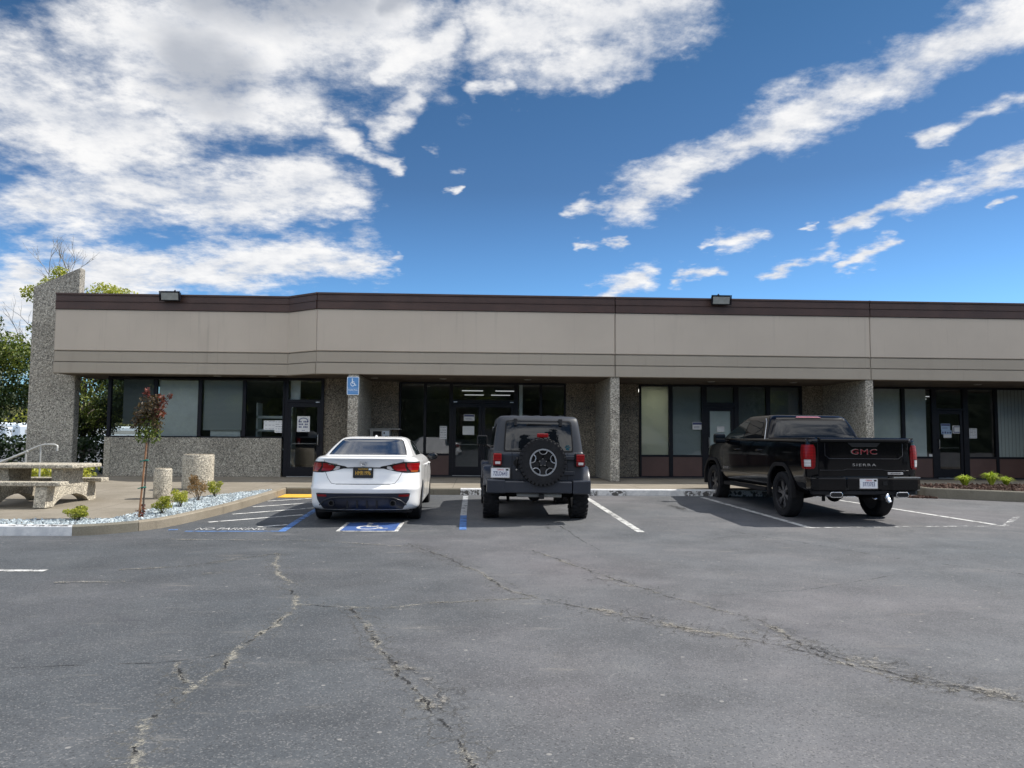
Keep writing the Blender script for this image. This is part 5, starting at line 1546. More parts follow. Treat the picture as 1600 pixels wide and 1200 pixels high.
        # fender flares, rear and front
        for y, R_ in ((.80, .50), (3.35, .50)):
            mb = MB(); v, f = [], []
            n = 18
            for k in range(n + 1):
                a = rad(-12 + 174 * k / n); 
                cy, cz = math.cos(a), math.sin(a)
                cz2 = min(cz, .93) ; cy2 = math.copysign(min(1, abs(cy) * 1.06), cy)
                for xx, rr in ((.74, R_ + .04), (.90, R_ + .05), (.935, R_ + .03), (.94, R_ - .03), (.90, R_ - .035), (.74, R_ - .03)): v.append((sd * xx, y + cy2 * rr, .44 + cz2 * rr))
            for k in range(n):
                for j in range(6): f.append((k * 6 + j, k * 6 + (j + 1) % 6, (k + 1) * 6 + (j + 1) % 6, (k + 1) * 6 + j))
            f += [tuple(range(6)), tuple(range(n * 6, n * 6 + 6))]
            mb.add(v, f); o = mb.build('fender_flare', M['paint_grey'], r, world=False)
            bm = bmesh.new(); bm.from_mesh(o.data); bmesh.ops.recalc_face_normals(bm, faces=bm.faces[:]); bm.to_mesh(o.data); bm.free(); smooth_mesh(o.data, 45)
        # mirrors
        mo = vbox(r, 'mirror', M['trim'], sd * .93 - .11, sd * .93 + .10, 2.50, 2.62, 1.27, 1.47, bevel=.03)
        o = vbox(r, 'mirror_glass', M['privacy'], sd * .93 - .09, sd * .93 + .08, 2.492, 2.50, 1.29, 1.45); o.parent = mo
        mb = MB(); mb.tube([(sd * .76, 2.60, 1.22), (sd * .90, 2.56, 1.30)], .025, 8); o = mb.build('mirror_arm', M['trim'], mo, world=False)
    # bumper in three sections
    vbox(r, 'bumper', M['paint_grey'], -.60, .56, -.15, .06, .50, .70, bevel=.02)
    for sd in (-1, 1):
        x0, x1 = sorted((sd * .57, sd * .88)); x0 += (.03 if sd < 0 else 0) * 0
        mb = MB(); xi, xo = sd * .57, sd * .885
        v = [(xi, -.16, .49), (xo, -.10, .49), (xo, .25, .49), (xi, .06, .49), (xi, -.165, .715), (xo, -.11, .72), (xo, .25, .72), (xi, .06, .715)]
        fc = [(0, 1, 2, 3), (7, 6, 5, 4), (0, 4, 5, 1), (1, 5, 6, 2), (2, 6, 7, 3), (3, 7, 4, 0)]
        mb.add(v, fc if sd < 0 else [t[::-1] for t in fc]); mb.build('bumper_end', M['paint_grey'], r, world=False, bevel=.02)
    number_plate(r, -.655, -.035, .83, '7ZLD643', False, 'California')
    vbox(r, 'plate_bracket', M['trim'], -.80, -.50, -.02, .06, .76, .90)
    # under the bumper: muffler, shackles, axle, diff, hitch
    mb = MB(); mb.tube([(-.36, .10, .46), (.40, .10, .46)], .075, 14); mb.v = [(a, b_, .46 + (c - .46) * .62) for a, b_, c in mb.v]; mb.build('muffler', M['box_grey'], r, world=False, smooth=40)
    mb = MB(); mb.tube([(-.7, .80, .42), (.7, .80, .42)], .05, 12); mb.lathe([(.001, -.16), (.10, -.12), (.13, 0), (.10, .12), (.001, .16)], (.0, .80, .42), 'y', 16); mb.build('rear_axle', M['under'], r, world=False, smooth=40)
    mb = MB(); mb.tube([(-.7, 3.35, .42), (.7, 3.35, .42)], .05, 12); mb.build('front_axle', M['under'], r, world=False, smooth=40)
    vbox(r, 'underbody', M['under'], -.55, .55, .15, 3.9, .48, .58)
    for sd in (-1, 1):
        mb = MB(); mb.tube([(sd * .48, .72, .30), (sd * .50, .66, .64)], .028, 8); mb.tube([(sd * .40, .92, .36), (sd * .40, .92, .60)], .06, 10); mb.build('shock_absorber', M['under'], r, world=False)
    vbox(r, 'tow_hitch', M['trim'], .01, .09, -.10, .12, .40, .48)
    for y in (.80, 3.35):
        for s in (-1, 1): wheel(r, s * .785, y, .415, .265, .235, s, 'five', M['rim_dark'], tread=30)
    # spare wheel on the tailgate
    w = wheel(r, 0, 0, .392, .235, .222, 1, 'plain', M['rim_dark'], 'spare_wheel', 'y', 34, (.055, -.115, 1.02))
    # in wheel axes: +x faces the viewer
    mb = MB(); h = .1175
    n = 120
    def ring_face(r_out, r_in_f, x0, x1, mb):
        v, f = [], []
        for k in range(n):
            a = 2 * math.pi * k / n; ri = r_in_f(a)
            for rr, xx in ((r_out, x0), (r_out, x1), (ri, x1), (ri, x0)): v.append((xx, rr * math.cos(a), rr * math.sin(a)))
        for k in range(n):
            for j in range(4): f.append((k * 4 + j, k * 4 + (j + 1) % 4, ((k + 1) % n) * 4 + (j + 1) % 4, ((k + 1) % n) * 4 + j))
        mb.add(v, f)
    def inner(a):
        # silver edge that dips inward between the five spokes
        t = ((a - math.pi / 2) / (2 * math.pi / 5)) % 1.0; d = abs(t - .5)
        return .205
    ring_face(.230, inner, h * .80, h * .97, mb)
    for k in range(5):
        a0 = math.pi / 2 + 2 * math.pi * k / 5 + math.pi / 5 + math.pi
        # a silver bracket outlining each of the five openings
        pts = [(.212, -.36), (.165, -.33), (.138, -.17), (.138, .17), (.165, .33), (.212, .36)]
        P_ = [(h * .90, rr * math.cos(a0 + t), rr * math.sin(a0 + t)) for rr, t in pts]
        mb.tube(P_, .0085, 6)
    mb.build('rim_edge', M['rim_silver'], w, world=False, smooth=40)
    mb = MB()
    for k in range(5):
        a = math.pi / 2 + 2 * math.pi * k / 5 + math.pi
        d, t = Vector((0, math.cos(a), math.sin(a))), Vector((0, -math.sin(a), math.cos(a)))
        v = []
        for rr, wd, xx in ((.03, .035, h * .35), (.205, .062, h * .82)):
            for kk in (-1, 1):
                for dx in (0, -.04): v.append(d * rr + t * wd * kk + Vector((xx + dx, 0, 0)))
        mb.add(v, [(0, 2, 6, 4), (1, 5, 7, 3), (0, 4, 5, 1), (2, 3, 7, 6), (0, 1, 3, 2), (4, 6, 7, 5)])
    mb.lathe([(.001, h * .45), (.07, h * .45), (.08, h * .2)], ax='x', n=24)
    mb.build('spokes', M['gap'], w, world=False, smooth=30)
    mb = MB()
    for k in range(5):
        a = math.pi / 2 + 2 * math.pi * k / 5; mb.lathe([(.001, h * .62), (.010, h * .62), (.012, h * .4)], (0, .058 * math.cos(a), .058 * math.sin(a)), 'x', 10)
    mb.build('lug_nuts', M['chrome'], w, world=False)
    return r
OFFROADER = offroader((1.06, 13.25, g(14.0)), rad(.4), rad(.5))

# ---- black pickup
def pickup(loc, rz):
    r = empty('parked_pickup', loc, rz)
    tag(r, 'black crew cab pickup truck with tinted rear window, parked right of the off-roader', 'pickup truck')
    LB = Loft([(.50, .20, 5.55, .86, .22, .7), (.56, .06, 5.70, .945, .22, .8), (.70, .03, 5.84, .985, .22, .9), (.80, .05, 5.86, .995, .20, .95), (1.00, .05, 5.87, 1.005, .18, 1.0), (1.15, .05, 5.85, 1.008, .18, 1.0), (1.28, .05, 5.75, .998, .18, 1.0),
               (1.34, .05, 5.30, .990, .18, .8), (1.375, .05, 4.9, .985, .18, .5), (1.40, .05, 4.65, .980, .17, .3), (1.435, .06, 4.55, .965, .16, .3), (1.452, .09, 4.5, .945, .14, .3)], 5, 2.6)
    b = LB.mesh(LB.zlist(3)).build('body', M['paint_black'], r, world=False); b.parent = None
    bed = MB(); bed.box(-.80, .80, .16, 1.78, .92, 1.6)
    boolean(b, [arch_cut(.60, 1.2, 1.20, .49, .46), arch_cut(-1.2, -.60, 1.20, .49, .46), arch_cut(.6, 1.2, 4.92, .49, .46), arch_cut(-1.2, -.6, 4.92, .49, .46), bed.build('cut', M['under'])])
    b.parent = r; smooth_mesh(b.data, 30)
    LC = Loft([(1.38, 1.82, 4.62, .955, .16, .3), (1.46, 1.84, 4.45, .945, .16, .35), (1.62, 1.90, 4.12, .885, .17, .35), (1.78, 1.97, 3.76, .815, .18, .35), (1.86, 2.02, 3.55, .770, .2, .35), (1.905, 2.08, 3.40, .725, .22, .3), (1.925, 2.2, 3.3, .65, .22, .3), (1.935, 2.45, 3.0, .45, .2, .2)], 5, 4)
    LC.mesh(LC.zlist(4)).build('cabin', M['paint_black'], r, world=False, smooth=32)
    LC.patch([(1.40, -.86, .86), (1.55, -.80, .80), (1.72, -.735, .735), (1.80, -.70, .70)], 'rear_window', M['privacy'], r, .008, 20, 4)
    # high mounted brake light across the rear edge of the roof
    LC.patch([(1.868, -.30, .22), (1.895, -.26, .18)], 'high_brake_light', M['roof_glass'], r, .02, 8, 2)
    LC.patch([(1.835, -.70, .70), (1.862, -.68, .68)], 'roof_edge', M['gap'], r, .006, 12, 1)
    for sd, nm in ((1, 'yr'), (-1, 'yl')):
        LC.patch([(1.44, 2.18, 3.02), (1.62, 2.22, 3.02), (1.78, 2.34, 3.0), (1.815, 2.42, 2.98)], 'side_window', M['privacy'], r, .006, 10, 3, mode=nm)
        LC.patch([(1.44, 3.12, 4.18), (1.56, 3.12, 4.0), (1.70, 3.10, 3.70), (1.79, 3.08, 3.46), (1.82, 3.08, 3.36)], 'side_window', M['cabin_glass'], r, .006, 12, 3, mode=nm)
        mb = MB()
        mb.tube([LC.at(LC.s_y(y, z, sd), z, .012) for y, z in ((1.97, 1.42), (2.05, 1.60), (2.17, 1.78), (2.30, 1.85))], .010, 6); mb.build('pillar_trim_or_highlight', M['rim_silver'], r, world=False)  # silver tube stands in for the highlight along the cab's rear corner
        for y0, y1 in ((1.80, 1.80), (3.02, 3.05), (4.30, 4.18)): LB.line([(.60, y0), (1.42, y1)], .012, 'door_seam', M['gap'], r, .002, nm)
        LB.line([(1.40, 1.84), (1.40, 1.86)], .01, 'seam', M['gap'], r, .002, nm)
        for y in (2.02, 3.2):
            mb = MB(); mb.tube([LB.at(LB.s_y(y + d, 1.22, sd), 1.22, o) for d, o in ((0, -.01), (.02, .035), (.2, .035), (.22, -.01))], .017, 8); mb.build('door_handle', M['paint_black'], r, world=False, smooth=60)
        # side moulding, wheel arch mouldings, running board
        LB.patch([(.70, 1.78, 4.40), (.745, 1.78, 4.40)], 'side_moulding', M['chrome'] if False else M['trim_gloss'], r, .012, 8, 1, mode=nm)
        p = LB.at(LB.s_y(4.05, .80, sd), .80, .010)
        vtext(r, 'ELEVATION', .075, p.x, p.y, .80, M['chrome'], 'side_badge', .004, .8, rz=rad(90 * sd))
        for y in (1.20, 4.92):
            mb = MB(); v, f = [], []; n = 20
            for k in range(n + 1):
                a = rad(-8 + 196 * k / n); ca, sa = math.cos(a), math.sin(a)
                k2 = 1 / max(abs(ca) ** 5 + abs(sa) ** 5, 1e-6) ** .2 if True else 1
                k2 = min(k2, 1.07)
                for xx, rr in ((.95, .545), (1.022, .545), (1.028, .52), (1.02, .48), (.95, .485)): v.append((sd * xx, y + ca * rr * k2, .46 + sa * rr * k2))
            for k in range(n):
                for j in range(5): f.append((k * 5 + j, k * 5 + (j + 1) % 5, (k + 1) * 5 + (j + 1) % 5, (k + 1) * 5 + j))
            f += [tuple(range(5)), tuple(range(n * 5, n * 5 + 5))]
            mb.add(v, f); o = mb.build('arch_moulding', M['trim'], r, world=False)
            bm = bmesh.new(); bm.from_mesh(o.data); bmesh.ops.recalc_face_normals(bm, faces=bm.faces[:]); bm.to_mesh(o.data); bm.free(); smooth_mesh(o.data, 45)
        mb = MB(); x0, x1 = sorted((sd * .86, sd * .98)); mb.box(x0, x1, 1.95, 4.25, .42, .50); mb.build('running_board', M['trim'], r, world=False, bevel=.02)
        # tail lights wrapping the bed corner
        hs = LB.patch([(z, sd * a, sd * b_) for z, a, b_ in ((.925, .895, 1.10), (.96, .865, 1.14), (1.15, .855, 1.17), (1.29, .86, 1.17), (1.345, .885, 1.15))], 'tail_light', M['lens_deep'], r, .014, 12, 3, mode='s')
        for z0, z1, mt, a, b_ in ((1.10, 1.335, 'lens_red', .895, 1.06), (.945, 1.09, 'lens_red', .90, .925), (.945, 1.09, 'lens_red', 1.045, 1.09), (.965, 1.085, 'lens_clear', .935, 1.035)):
            o = LB.patch([(z0, sd * a, sd * b_), (z1, sd * a, sd * b_)], 'lamp_lens', M[mt], r, .022, 6, 3, mode='s'); o.parent = hs
        # mirror
        mo = vbox(r, 'mirror', M['paint_black'], sd * 1.14 - .13, sd * 1.14 + .12, 3.96, 4.10, 1.34, 1.55, bevel=.035)
        o = vbox(r, 'mirror_glass', M['privacy'], sd * 1.14 - .105, sd * 1.14 + .095, 3.95, 3.962, 1.365, 1.525); o.parent = mo
        mb = MB(); mb.tube([(sd * .95, 4.05, 1.38), (sd * 1.10, 4.03, 1.40)], .035, 8); mb.build('mirror_arm', M['trim'], mo, world=False)
        vbox(r, 'bed_rail', M['trim'], *sorted((sd * .82, sd * .955)), .12, 1.80, 1.445, 1.468, bevel=.008)
    # tailgate
    o = LB.patch([(.80, -.80, .80), (.86, -.80, .80), (1.30, -.80, .80), (1.385, -.80, .80)], 'tailgate', M['paint_black'], r, .014, 20, 4, depth=.03)
    tg = o
    for x in (-.81, .81): LB.line([(.80, x), (1.44, x)], .014, 'tailgate_seam', M['gap'], r, .003)
    y0 = LB.at(0, 1.1, 0).y
    mb = MB(); mb.sweep([(y0 - .005, 1.385), (y0 - .055, 1.40), (y0 - .06, 1.44), (y0 - .02, 1.468), (y0 + .06, 1.472), (y0 + .06, 1.385)], 'x', -.80, .80); o = mb.build('tailgate_spoiler', M['paint_black'], tg, world=False, bevel=.008)
    mb = MB(); mb.add([(-.30, y0 - .030, 1.385), (-.22, y0 - .035, 1.31), (.22, y0 - .035, 1.31), (.30, y0 - .030, 1.385), (-.30, y0, 1.385), (-.22, y0, 1.31), (.22, y0, 1.31), (.30, y0, 1.385)], [(0, 1, 2, 3), (0, 4, 5, 1), (1, 5, 6, 2), (2, 6, 7, 3)]); mb.build('tailgate_handle', M['gap'], tg, world=False)
    # pressed panel outline on the tailgate
    mb = MB()
    P_ = [(-.70, 1.37), (-.70, 1.16), (-.62, 1.105), (.62, 1.105), (.70, 1.16), (.70, 1.37)]
    mb.tube([(x, y0 - .016, z) for x, z in P_], .006, 6); mb.build('tailgate_crease', M['trim_gloss'], tg, world=False, smooth=60)
    mb = MB(); mb.tube([(x, y0 - .015, z) for x, z in ((-.80, .905), (-.38, .905), (-.32, .925), (.32, .925), (.38, .905), (.80, .905))], .008, 6); mb.build('tailgate_crease', M['trim_gloss'], tg, world=False, smooth=60)
    # lettering: red letters with bright edges, then a bright model line
    v, f = text_mesh('GMC', .135, .010, 1.62, 1.04)
    mb = MB(); mb.add([(a, y0 - .018 + b_, c + 1.222) for a, b_, c in v], f); mb.build('lettering', M['chrome'], tg, world=False)
    v, f = text_mesh('GMC', .118, .006, 1.72, 1.10)
    mb = MB(); mb.add([(a, y0 - .0245 + b_, c + 1.222) for a, b_, c in v], f); mb.build('lettering', M['letter_red'], tg, world=False)
    v, f = text_mesh('SIERRA', .062, .008, 1.9, 1.22)
    mb = MB(); mb.add([(a, y0 - .018 + b_, c + .998) for a, b_, c in v], f); mb.build('lettering', M['chrome'], tg, world=False)
    vbox(tg, 'trim_badge', M['chrome'], .42, .70, y0 - .024, y0 - .01, .835, .872, bevel=.004)
    vtext(tg, 'ELEVATION', .034, .56, y0 - .026, .853, M['trim'], 'lettering', .002, 1.0)
    # bumper
    mb = MB()
    prof = [(-.30, .52), (-.05, .60)]
    for sd in (-1, 1):
        pts = [(0, -.10), (.34, -.10), (.40, -.12), (.86, -.10), (.97, -.03), (1.0, .14)]
    outl = [(-1.0, .16), (-.98, -.02), (-.88, -.10), (-.42, -.125), (-.36, -.085), (.36, -.085), (.42, -.125), (.88, -.10), (.98, -.02), (1.0, .16)]
    mb.prism(outl, .565, .785); mb.build('bumper', M['paint_black'], r, world=False, bevel=.022)
    mb = MB(); mb.prism([(-.95, .10), (-.93, 0), (-.86, -.06), (.86, -.06), (.93, 0), (.95, .10)], .49, .565); mb.build('bumper_valance', M['trim'], r, world=False, bevel=.015)
    for sd in (-1, 1):
        mb = MB(); x0, x1 = sorted((sd * .45, sd * .93)); mb.box(x0, x1, -.105, .03, .785, .797); mb.build('bumper_step_pad', M['alu'] if sd > 0 else M['trim'], r, world=False)
        mb = MB()
        for k in range(2):
            pass
        w_, h_ = .115, .05
        v, f = rrect(sd * .59 - w_, sd * .59 + w_, .495 - h_, .495 + h_, .045, -.125, .05, 6)
        mb.add(v, f); o = mb.build('exhaust_tip', M['chrome'], r, world=False, bevel=.006)
        mb = MB(); v, f = rrect(sd * .59 - w_ + .016, sd * .59 + w_ - .016, .495 - h_ + .016, .495 + h_ - .016, .03, -.132, -.12, 6); mb.add(v, f); mb.build('exhaust_bore', M['gap'], o, world=False)
    number_plate(r, 0, -.098, .685, '37737E3', False, 'California')
    vbox(r, 'plate_light', M['gap'], .26, .34, -.095, -.08, .66, .72)
    # hitch, tow ball mount, spare wheel under the bed, axle, springs
    vbox(r, 'hitch_receiver', M['trim'], .22, .34, -.10, .2, .40, .49)
    mb = MB(); mb.tube([(.28, -.12, .46), (.28, -.20, .44), (.30, -.23, .38)], .034, 10); mb.lathe([(.001, -.22), (.03, -.20), (.033, -.17), (.02, -.145), (.001, -.14)], (.30, .15, .66), 'z', 12) if False else None
    mb.lathe([(.02, .36), (.035, .39), (.04, .43), (.035, .47), (.02, .50), (.001, .505)], (.28, -.18, .02), 'z', 14); mb.build('tow_ball_mount', M['chrome'], r, world=False, smooth=50)
    mb = MB(); mb.tube([(.10, -.02, .44), (.12, -.06, .42), (.16, -.06, .43)], .012, 6); mb.build('chain_loop', M['chrome'], r, world=False)
    mb = MB(); mb.tube([(-.75, 1.20, .44), (.75, 1.20, .44)], .065, 12); mb.lathe([(.001, -.2), (.12, -.14), (.17, 0), (.12, .14), (.001, .2)], (.05, 1.20, .44), 'y', 16); mb.build('rear_axle', M['under'], r, world=False, smooth=40)
    for sd in (-1, 1):
        mb = MB(); mb.tube([(sd * .58, .35, .62), (sd * .58, .8, .42), (sd * .58, 1.2, .36), (sd * .58, 1.9, .46)], .035, 6); mb.tube([(sd * .62, .28, .36), (sd * .60, .34, .66)], .03, 6); mb.build('leaf_spring', M['under'], r, world=False)
    mb = MB(); mb.lathe([(.20, -.10), (.34, -.10), (.36, 0), (.34, .10), (.20, .10)], (0, .72, .56), 'z', 24); mb.build('spare_tyre', M['rubber'], r, world=False, smooth=40)
    vbox(r, 'underbody', M['under'], -.62, .62, .25, 5.5, .52, .66)
    for y in (1.20, 4.92):
        for s in (-1, 1): wheel(r, s * .855, y, .418, .270, .275, s, 'twin', M['rim_mid'])
    return r
M['rim_mid'] = plain('satin_grey_alloy', (.16, .16, .17), .3, .7)
M['trim_gloss'] = plain('gloss_black_trim', (.03, .03, .034), .2, var=.1)
M['letter_red'] = plain('red_enamel_lettering', (.20, .014, .02), .3)
M['roof_glass'] = plain('clear_red_lamp_cover', (.34, .14, .15), .15, var=.05, coat=1)
PICKUP = pickup((6.72, 13.16, g(14.2)), rad(2.0))

# more cars across the lot behind the viewer: seen only in the glass
for src, loc, rz_, lab in ((SEDAN, (-1.0, -4.5, 0), 92, 'white sedan standing sideways across the lot, mirrored in the middle shop glass'),
                           (OFFROADER, (15.6, -7.5, 0), 100, 'grey off-roader across the lot, mirrored in the window left of the grey covered door'),
                           (PICKUP, (-13.0, -7.0, 0), 190, 'black pickup across the lot, mirrored in the left office glass'),
                           (SEDAN, (30.5, -9.0, 0), 170, 'white sedan across the lot, mirrored in the right shop door')):
    c = copy_tree(src)
    c.location = loc; c.rotation_euler = (0, 0, rad(rz_)); c['label'] = lab; c['group'] = 'cars mirrored in the shop glass'

# ------------------------------------------------------------------ plants
def leaf_mesh(mb, c, s, rnd, asp=.55, droop=0.0):
    R = Euler((rnd.uniform(-1.2, 1.2), rnd.uniform(-1.2, 1.2), rnd.uniform(0, 6.28))).to_matrix()
    pts = [(-s * .5, 0, 0), (0, -s * asp * .5, s * .08), (s * .5, 0, -droop * s), (0, s * asp * .5, s * .08)]
    mb.add([R @ Vector(p) + c for p in pts], [(0, 1, 2, 3)])
def clump(mb, c, r, n, s, rnd, asp=.55, hollow=.35):
    c = Vector(c)
    for _ in range(n):
        d = Vector((rnd.gauss(0, 1), rnd.gauss(0, 1), rnd.gauss(0, 1))).normalized() * (hollow + (1 - hollow) * rnd.random() ** .6)
        p = c + Vector((d.x * r[0], d.y * r[1], d.z * r[2]))
        leaf_mesh(mb, p, s * rnd.uniform(.6, 1.3), rnd, asp)
def branch(mb, a, b_, r0, r1, rnd, k=5, wob=.06):
    a, b_ = Vector(a), Vector(b_); L = (b_ - a).length
    pts = [a.lerp(b_, i / k) + (Vector((rnd.uniform(-1, 1), rnd.uniform(-1, 1), rnd.uniform(-.5, .5))) * L * wob if 0 < i < k else Vector((0, 0, 0))) for i in range(k + 1)]
    mb.tube(pts, [r0 + (r1 - r0) * i / k for i in range(k + 1)], 7)
    return pts
def tree(name, label, loc, h, spread, nclump, nleaf, leaf, mats, seed, z0=.25, group=None, trunk_r=.16, bark='bark', clump_r=.22, egg=1.0):
    rnd = random.Random(seed)
    r = empty(name, loc); tag(r, label, 'tree', group)
    tk = MB(); cents = []
    top_ = Vector((rnd.uniform(-.1, .1) * h, rnd.uniform(-.1, .1) * h, h * .85))
    stem = branch(tk, (0, 0, -.1), top_, trunk_r, trunk_r * .2, rnd, 8, .03)
    for i in range(nclump):
        t = rnd.uniform(z0, 1.0); a = rnd.uniform(0, 6.28)
        prof = math.sin(math.pi * min(1, max(0, ((t - z0) / (1 - z0)) ** egg * .86 + .10))) 
        rr = spread * prof * rnd.uniform(.35, 1.0)
        c = Vector((rr * math.cos(a), rr * math.sin(a), t * h * .97)) + top_ * .5 * t
        c.z = t * h * .95
        base = stem[min(8, max(1, int(t * 8 * .75)))]
        branch(tk, base, c, trunk_r * .32, .012, rnd, 4, .08)
        cents.append(c)
    tk.build('trunk', M[bark], r, world=False, smooth=60)
    fols = [MB() for _ in mats]
    for i, c in enumerate(cents):
        cr = spread * clump_r * rnd.uniform(.7, 1.5)
        clump(fols[i % len(mats)], c, (cr * 1.25, cr * 1.25, cr * .8), int(nleaf / nclump * rnd.uniform(.6, 1.4)), leaf, rnd)
    for mb, mt in zip(fols, mats):
        mb.build('crown', M[mt], r, world=False)
    return r

# broad tree at the left edge
tree('leafy_tree', 'dense green tree left of the pebbled end wall at the photo edge', (-20.0, 29.5, .1), 7.3, 3.5, 130, 70000, .135, ['leaf', 'leaf', 'leaf_dark'], 4, .16, 'trees at the left end of the building', .2)
tree('leafy_tree', 'small leafy tree seen in the gap between the end wall and the corner window', (-14.1, 28.6, .1), 4.9, 2.5, 60, 24000, .12, ['leaf', 'leaf_dark'], 9, .30, 'trees at the left end of the building', .10)
# the taller tree with a bare dead top
rnd = random.Random(21)
r = empty('dead_topped_tree', (-17.0, 32.0, .1)); tag(r, 'tall tree with bare grey branches above a yellow green crown behind the end wall', 'tree', 'trees at the left end of the building')
tk = MB()
stem = branch(tk, (0, 0, -.1), (.1, 0, 7.5), .24, .10, rnd, 9, .02)
tk.build('trunk', M['bark'], r, world=False, smooth=60)
tw = MB()
def twigs(p, d, L, rr, depth):
    q_ = p + d * L; pts = branch(tw, p, q_, rr, rr * .55, rnd, 4, .05)
    if depth == 0: return
    for k in range(3 if depth > 1 else 2):
        ax = Vector((rnd.uniform(-1, 1), rnd.uniform(-.6, .6), rnd.uniform(.1, .9))).normalized()
        nd = (d * .8 + ax * .62).normalized()
        twigs(pts[rnd.choice((2, 3, 4))], nd, L * rnd.uniform(.5, .75), rr * .55, depth - 1)
for d in ((-.42, 0, 1), (-.16, .2, 1), (.2, -.1, 1), (.02, .1, 1), (.36, .1, 1)):
    twigs(stem[8], Vector(d).normalized(), rnd.uniform(1.15, 1.5), .028, 3)
for d, z in (((-1, 0, .6), 5), ((-1, .3, .75), 6)): twigs(stem[z], Vector(d).normalized(), 1.5, .026, 3)
tw.build('bare_branches', M['twig'], r, world=False, smooth=60)
f1_, f2_ = MB(), MB()
for c, cr, n in (((-.7, -.5, 7.0), .5, 220), ((-.3, 0, 7.3), .55, 340), ((.2, -.4, 7.4), .62, 280), ((.15, -.4, 7.9), .3, 90), ((1.6, .4, 7.15), .7, 380), ((2.35, .2, 6.95), .66, 340), ((1.0, 0, 6.6), .7, 300), ((-.7, .3, 6.3), .4, 160), ((-.9, .1, 5.7), .35, 110)):
    clump(f1_, c, (cr * 1.15, cr, cr * .75), n * 2, .12, rnd)
for k in range(16):
    a = rnd.uniform(0, 6.28); clump(f2_, (rnd.uniform(-.7, 2.3), rnd.uniform(-1, 1), rnd.uniform(1.8, 5.8)), (.8, .8, .6), 600, .13, rnd)
f1_.build('crown', M['leaf_yellow'], r, world=False); f2_.build('crown', M['leaf'], r, world=False)

# clipped hedge and low planting at the left
rnd = random.Random(5)
def leaf_box(x0, x1, y0, y1, z0, z1, n, s, mat, name, label, cat, kind=None, asp=.55):
    mb = MB()
    for _ in range(n):
        x, y, z = rnd.uniform(x0, x1), rnd.uniform(y0, y1), z0 + (z1 - z0) * rnd.random() ** .7
        z *= 1 + .07 * noise.noise(Vector((x * 1.2, y * 1.2, 0)))
        leaf_mesh(mb, Vector((x, y, z)), s * rnd.uniform(.6, 1.3), rnd, asp)
    return tag(mb.build(name, M[mat]), label, cat, kind=kind)
leaf_box(-27, -11.3, 25.6, 26.6, .2, 1.42, 9000, .15, 'leaf_dark', 'hedge', 'long dark clipped hedge behind the end wall at left', 'hedge')
leaf_box(-14, -10.0, 20.2, 21.2, .25, .66, 2200, .11, 'leaf_yellow', 'ground_cover', 'low yellow green planting behind the concrete picnic table', 'ground cover', 'stuff')
leaf_box(-10.9, -9.6, 18.0, 18.7, .25, .40, 420, .09, 'leaf_yellow', 'ground_cover', 'small patch of low leaves seen under the picnic table', 'ground cover', 'stuff')

# young photinia with its stake
r = empty('young_tree', (-5.32, 12.76, top(12.76) - .03)); tag(r, 'slender young tree with red new leaves in the gravel bed', 'tree')
tk = MB(); tk.tube([(0, 0, 0), (.012, 0, .35), (.03, 0, .75), (.05, 0, 1.25), (.055, 0, 1.7)], [.016, .015, .013, .011, .006], 8)
rnd = random.Random(14)
cl = [((-.02, 0, 1.42), .17, 0), ((.10, .03, 1.40), .15, 0), ((-.10, 0, 1.58), .15, 1), ((.04, .05, 1.62), .17, 0), ((.17, 0, 1.60), .14, 1), ((-.06, 0, 1.78), .15, 1), ((.10, 0, 1.80), .16, 1), ((.20, .0, 1.78), .12, 2), ((-.02, 0, 1.92), .11, 1), ((.14, 0, 1.93), .12, 1), ((.26, 0, 1.92), .08, 2), ((.22, 0, 2.0), .07, 2), ((-.01, 0, 2.04), .06, 2), ((.36, 0, 2.03), .045, 2), ((.0, 0, 2.12), .045, 2), ((-.05, 0, 1.68), .12, 1)]
fm = [MB(), MB(), MB()]
for c, cr, k in cl:
    c = Vector(c) - Vector((.0, 0, .06)); branch(tk, (.05, 0, max(1.2, c.z - .25)), c, .006, .003, rnd, 3, .05)
    clump(fm[k], c, (cr, cr, cr), int(105 * (cr / .15) ** 2) + 12, .062, rnd, .5)
fm3 = MB(); clump(fm3, (-.01, -.01, .14), (.05, .05, .15), 70, .05, rnd, .5); clump(fm3, (-.08, 0, .10), (.06, .04, .06), 12, .04, rnd, .5)
for c, cr in (((0.05, 0, 1.55), .12), ((.08, 0, 1.7), .1)): clump(fm[2], c, (cr, cr, cr), 14, .05, rnd)
tk.build('trunk', M['bark'], r, world=False, smooth=60)
for mb, mt in zip(fm, ('leaf', 'leaf_bronze', 'leaf_red')): mb.build('crown', M[mt], r, world=False)
fm3.build('basal_shoots', M['leaf_red'], r, world=False)
r = empty('tree_stake', (-5.36, 12.72, top(12.72) - .03)); tag(r, 'thin orange brown stake tied beside the young tree', 'stake')
mb = MB(); mb.tube([(0, 0, 0), (.075, 0, 1.22)], [.017, .015], 8); mb.build('pole', M['stake'], r, world=False, smooth=60)
for z in (.50, .93):
    mb = MB(); mb.tube([(.03 + z * .05 - .03, -.02, z), (.06 + z * .05 - .03, -.025, z + .01), (.075 + z * .05 - .03, .05, z + .005), (.0 + z * .05 - .0, .04, z), (.03 + z * .05 - .03, -.02, z)], .011, 6); mb.tube([(.0 + z * .05 - .0, -.02, z), (-.05 + z * .05, -.03, z - .015)], .008, 5); mb.build('tie', M['tie'], r, world=False)

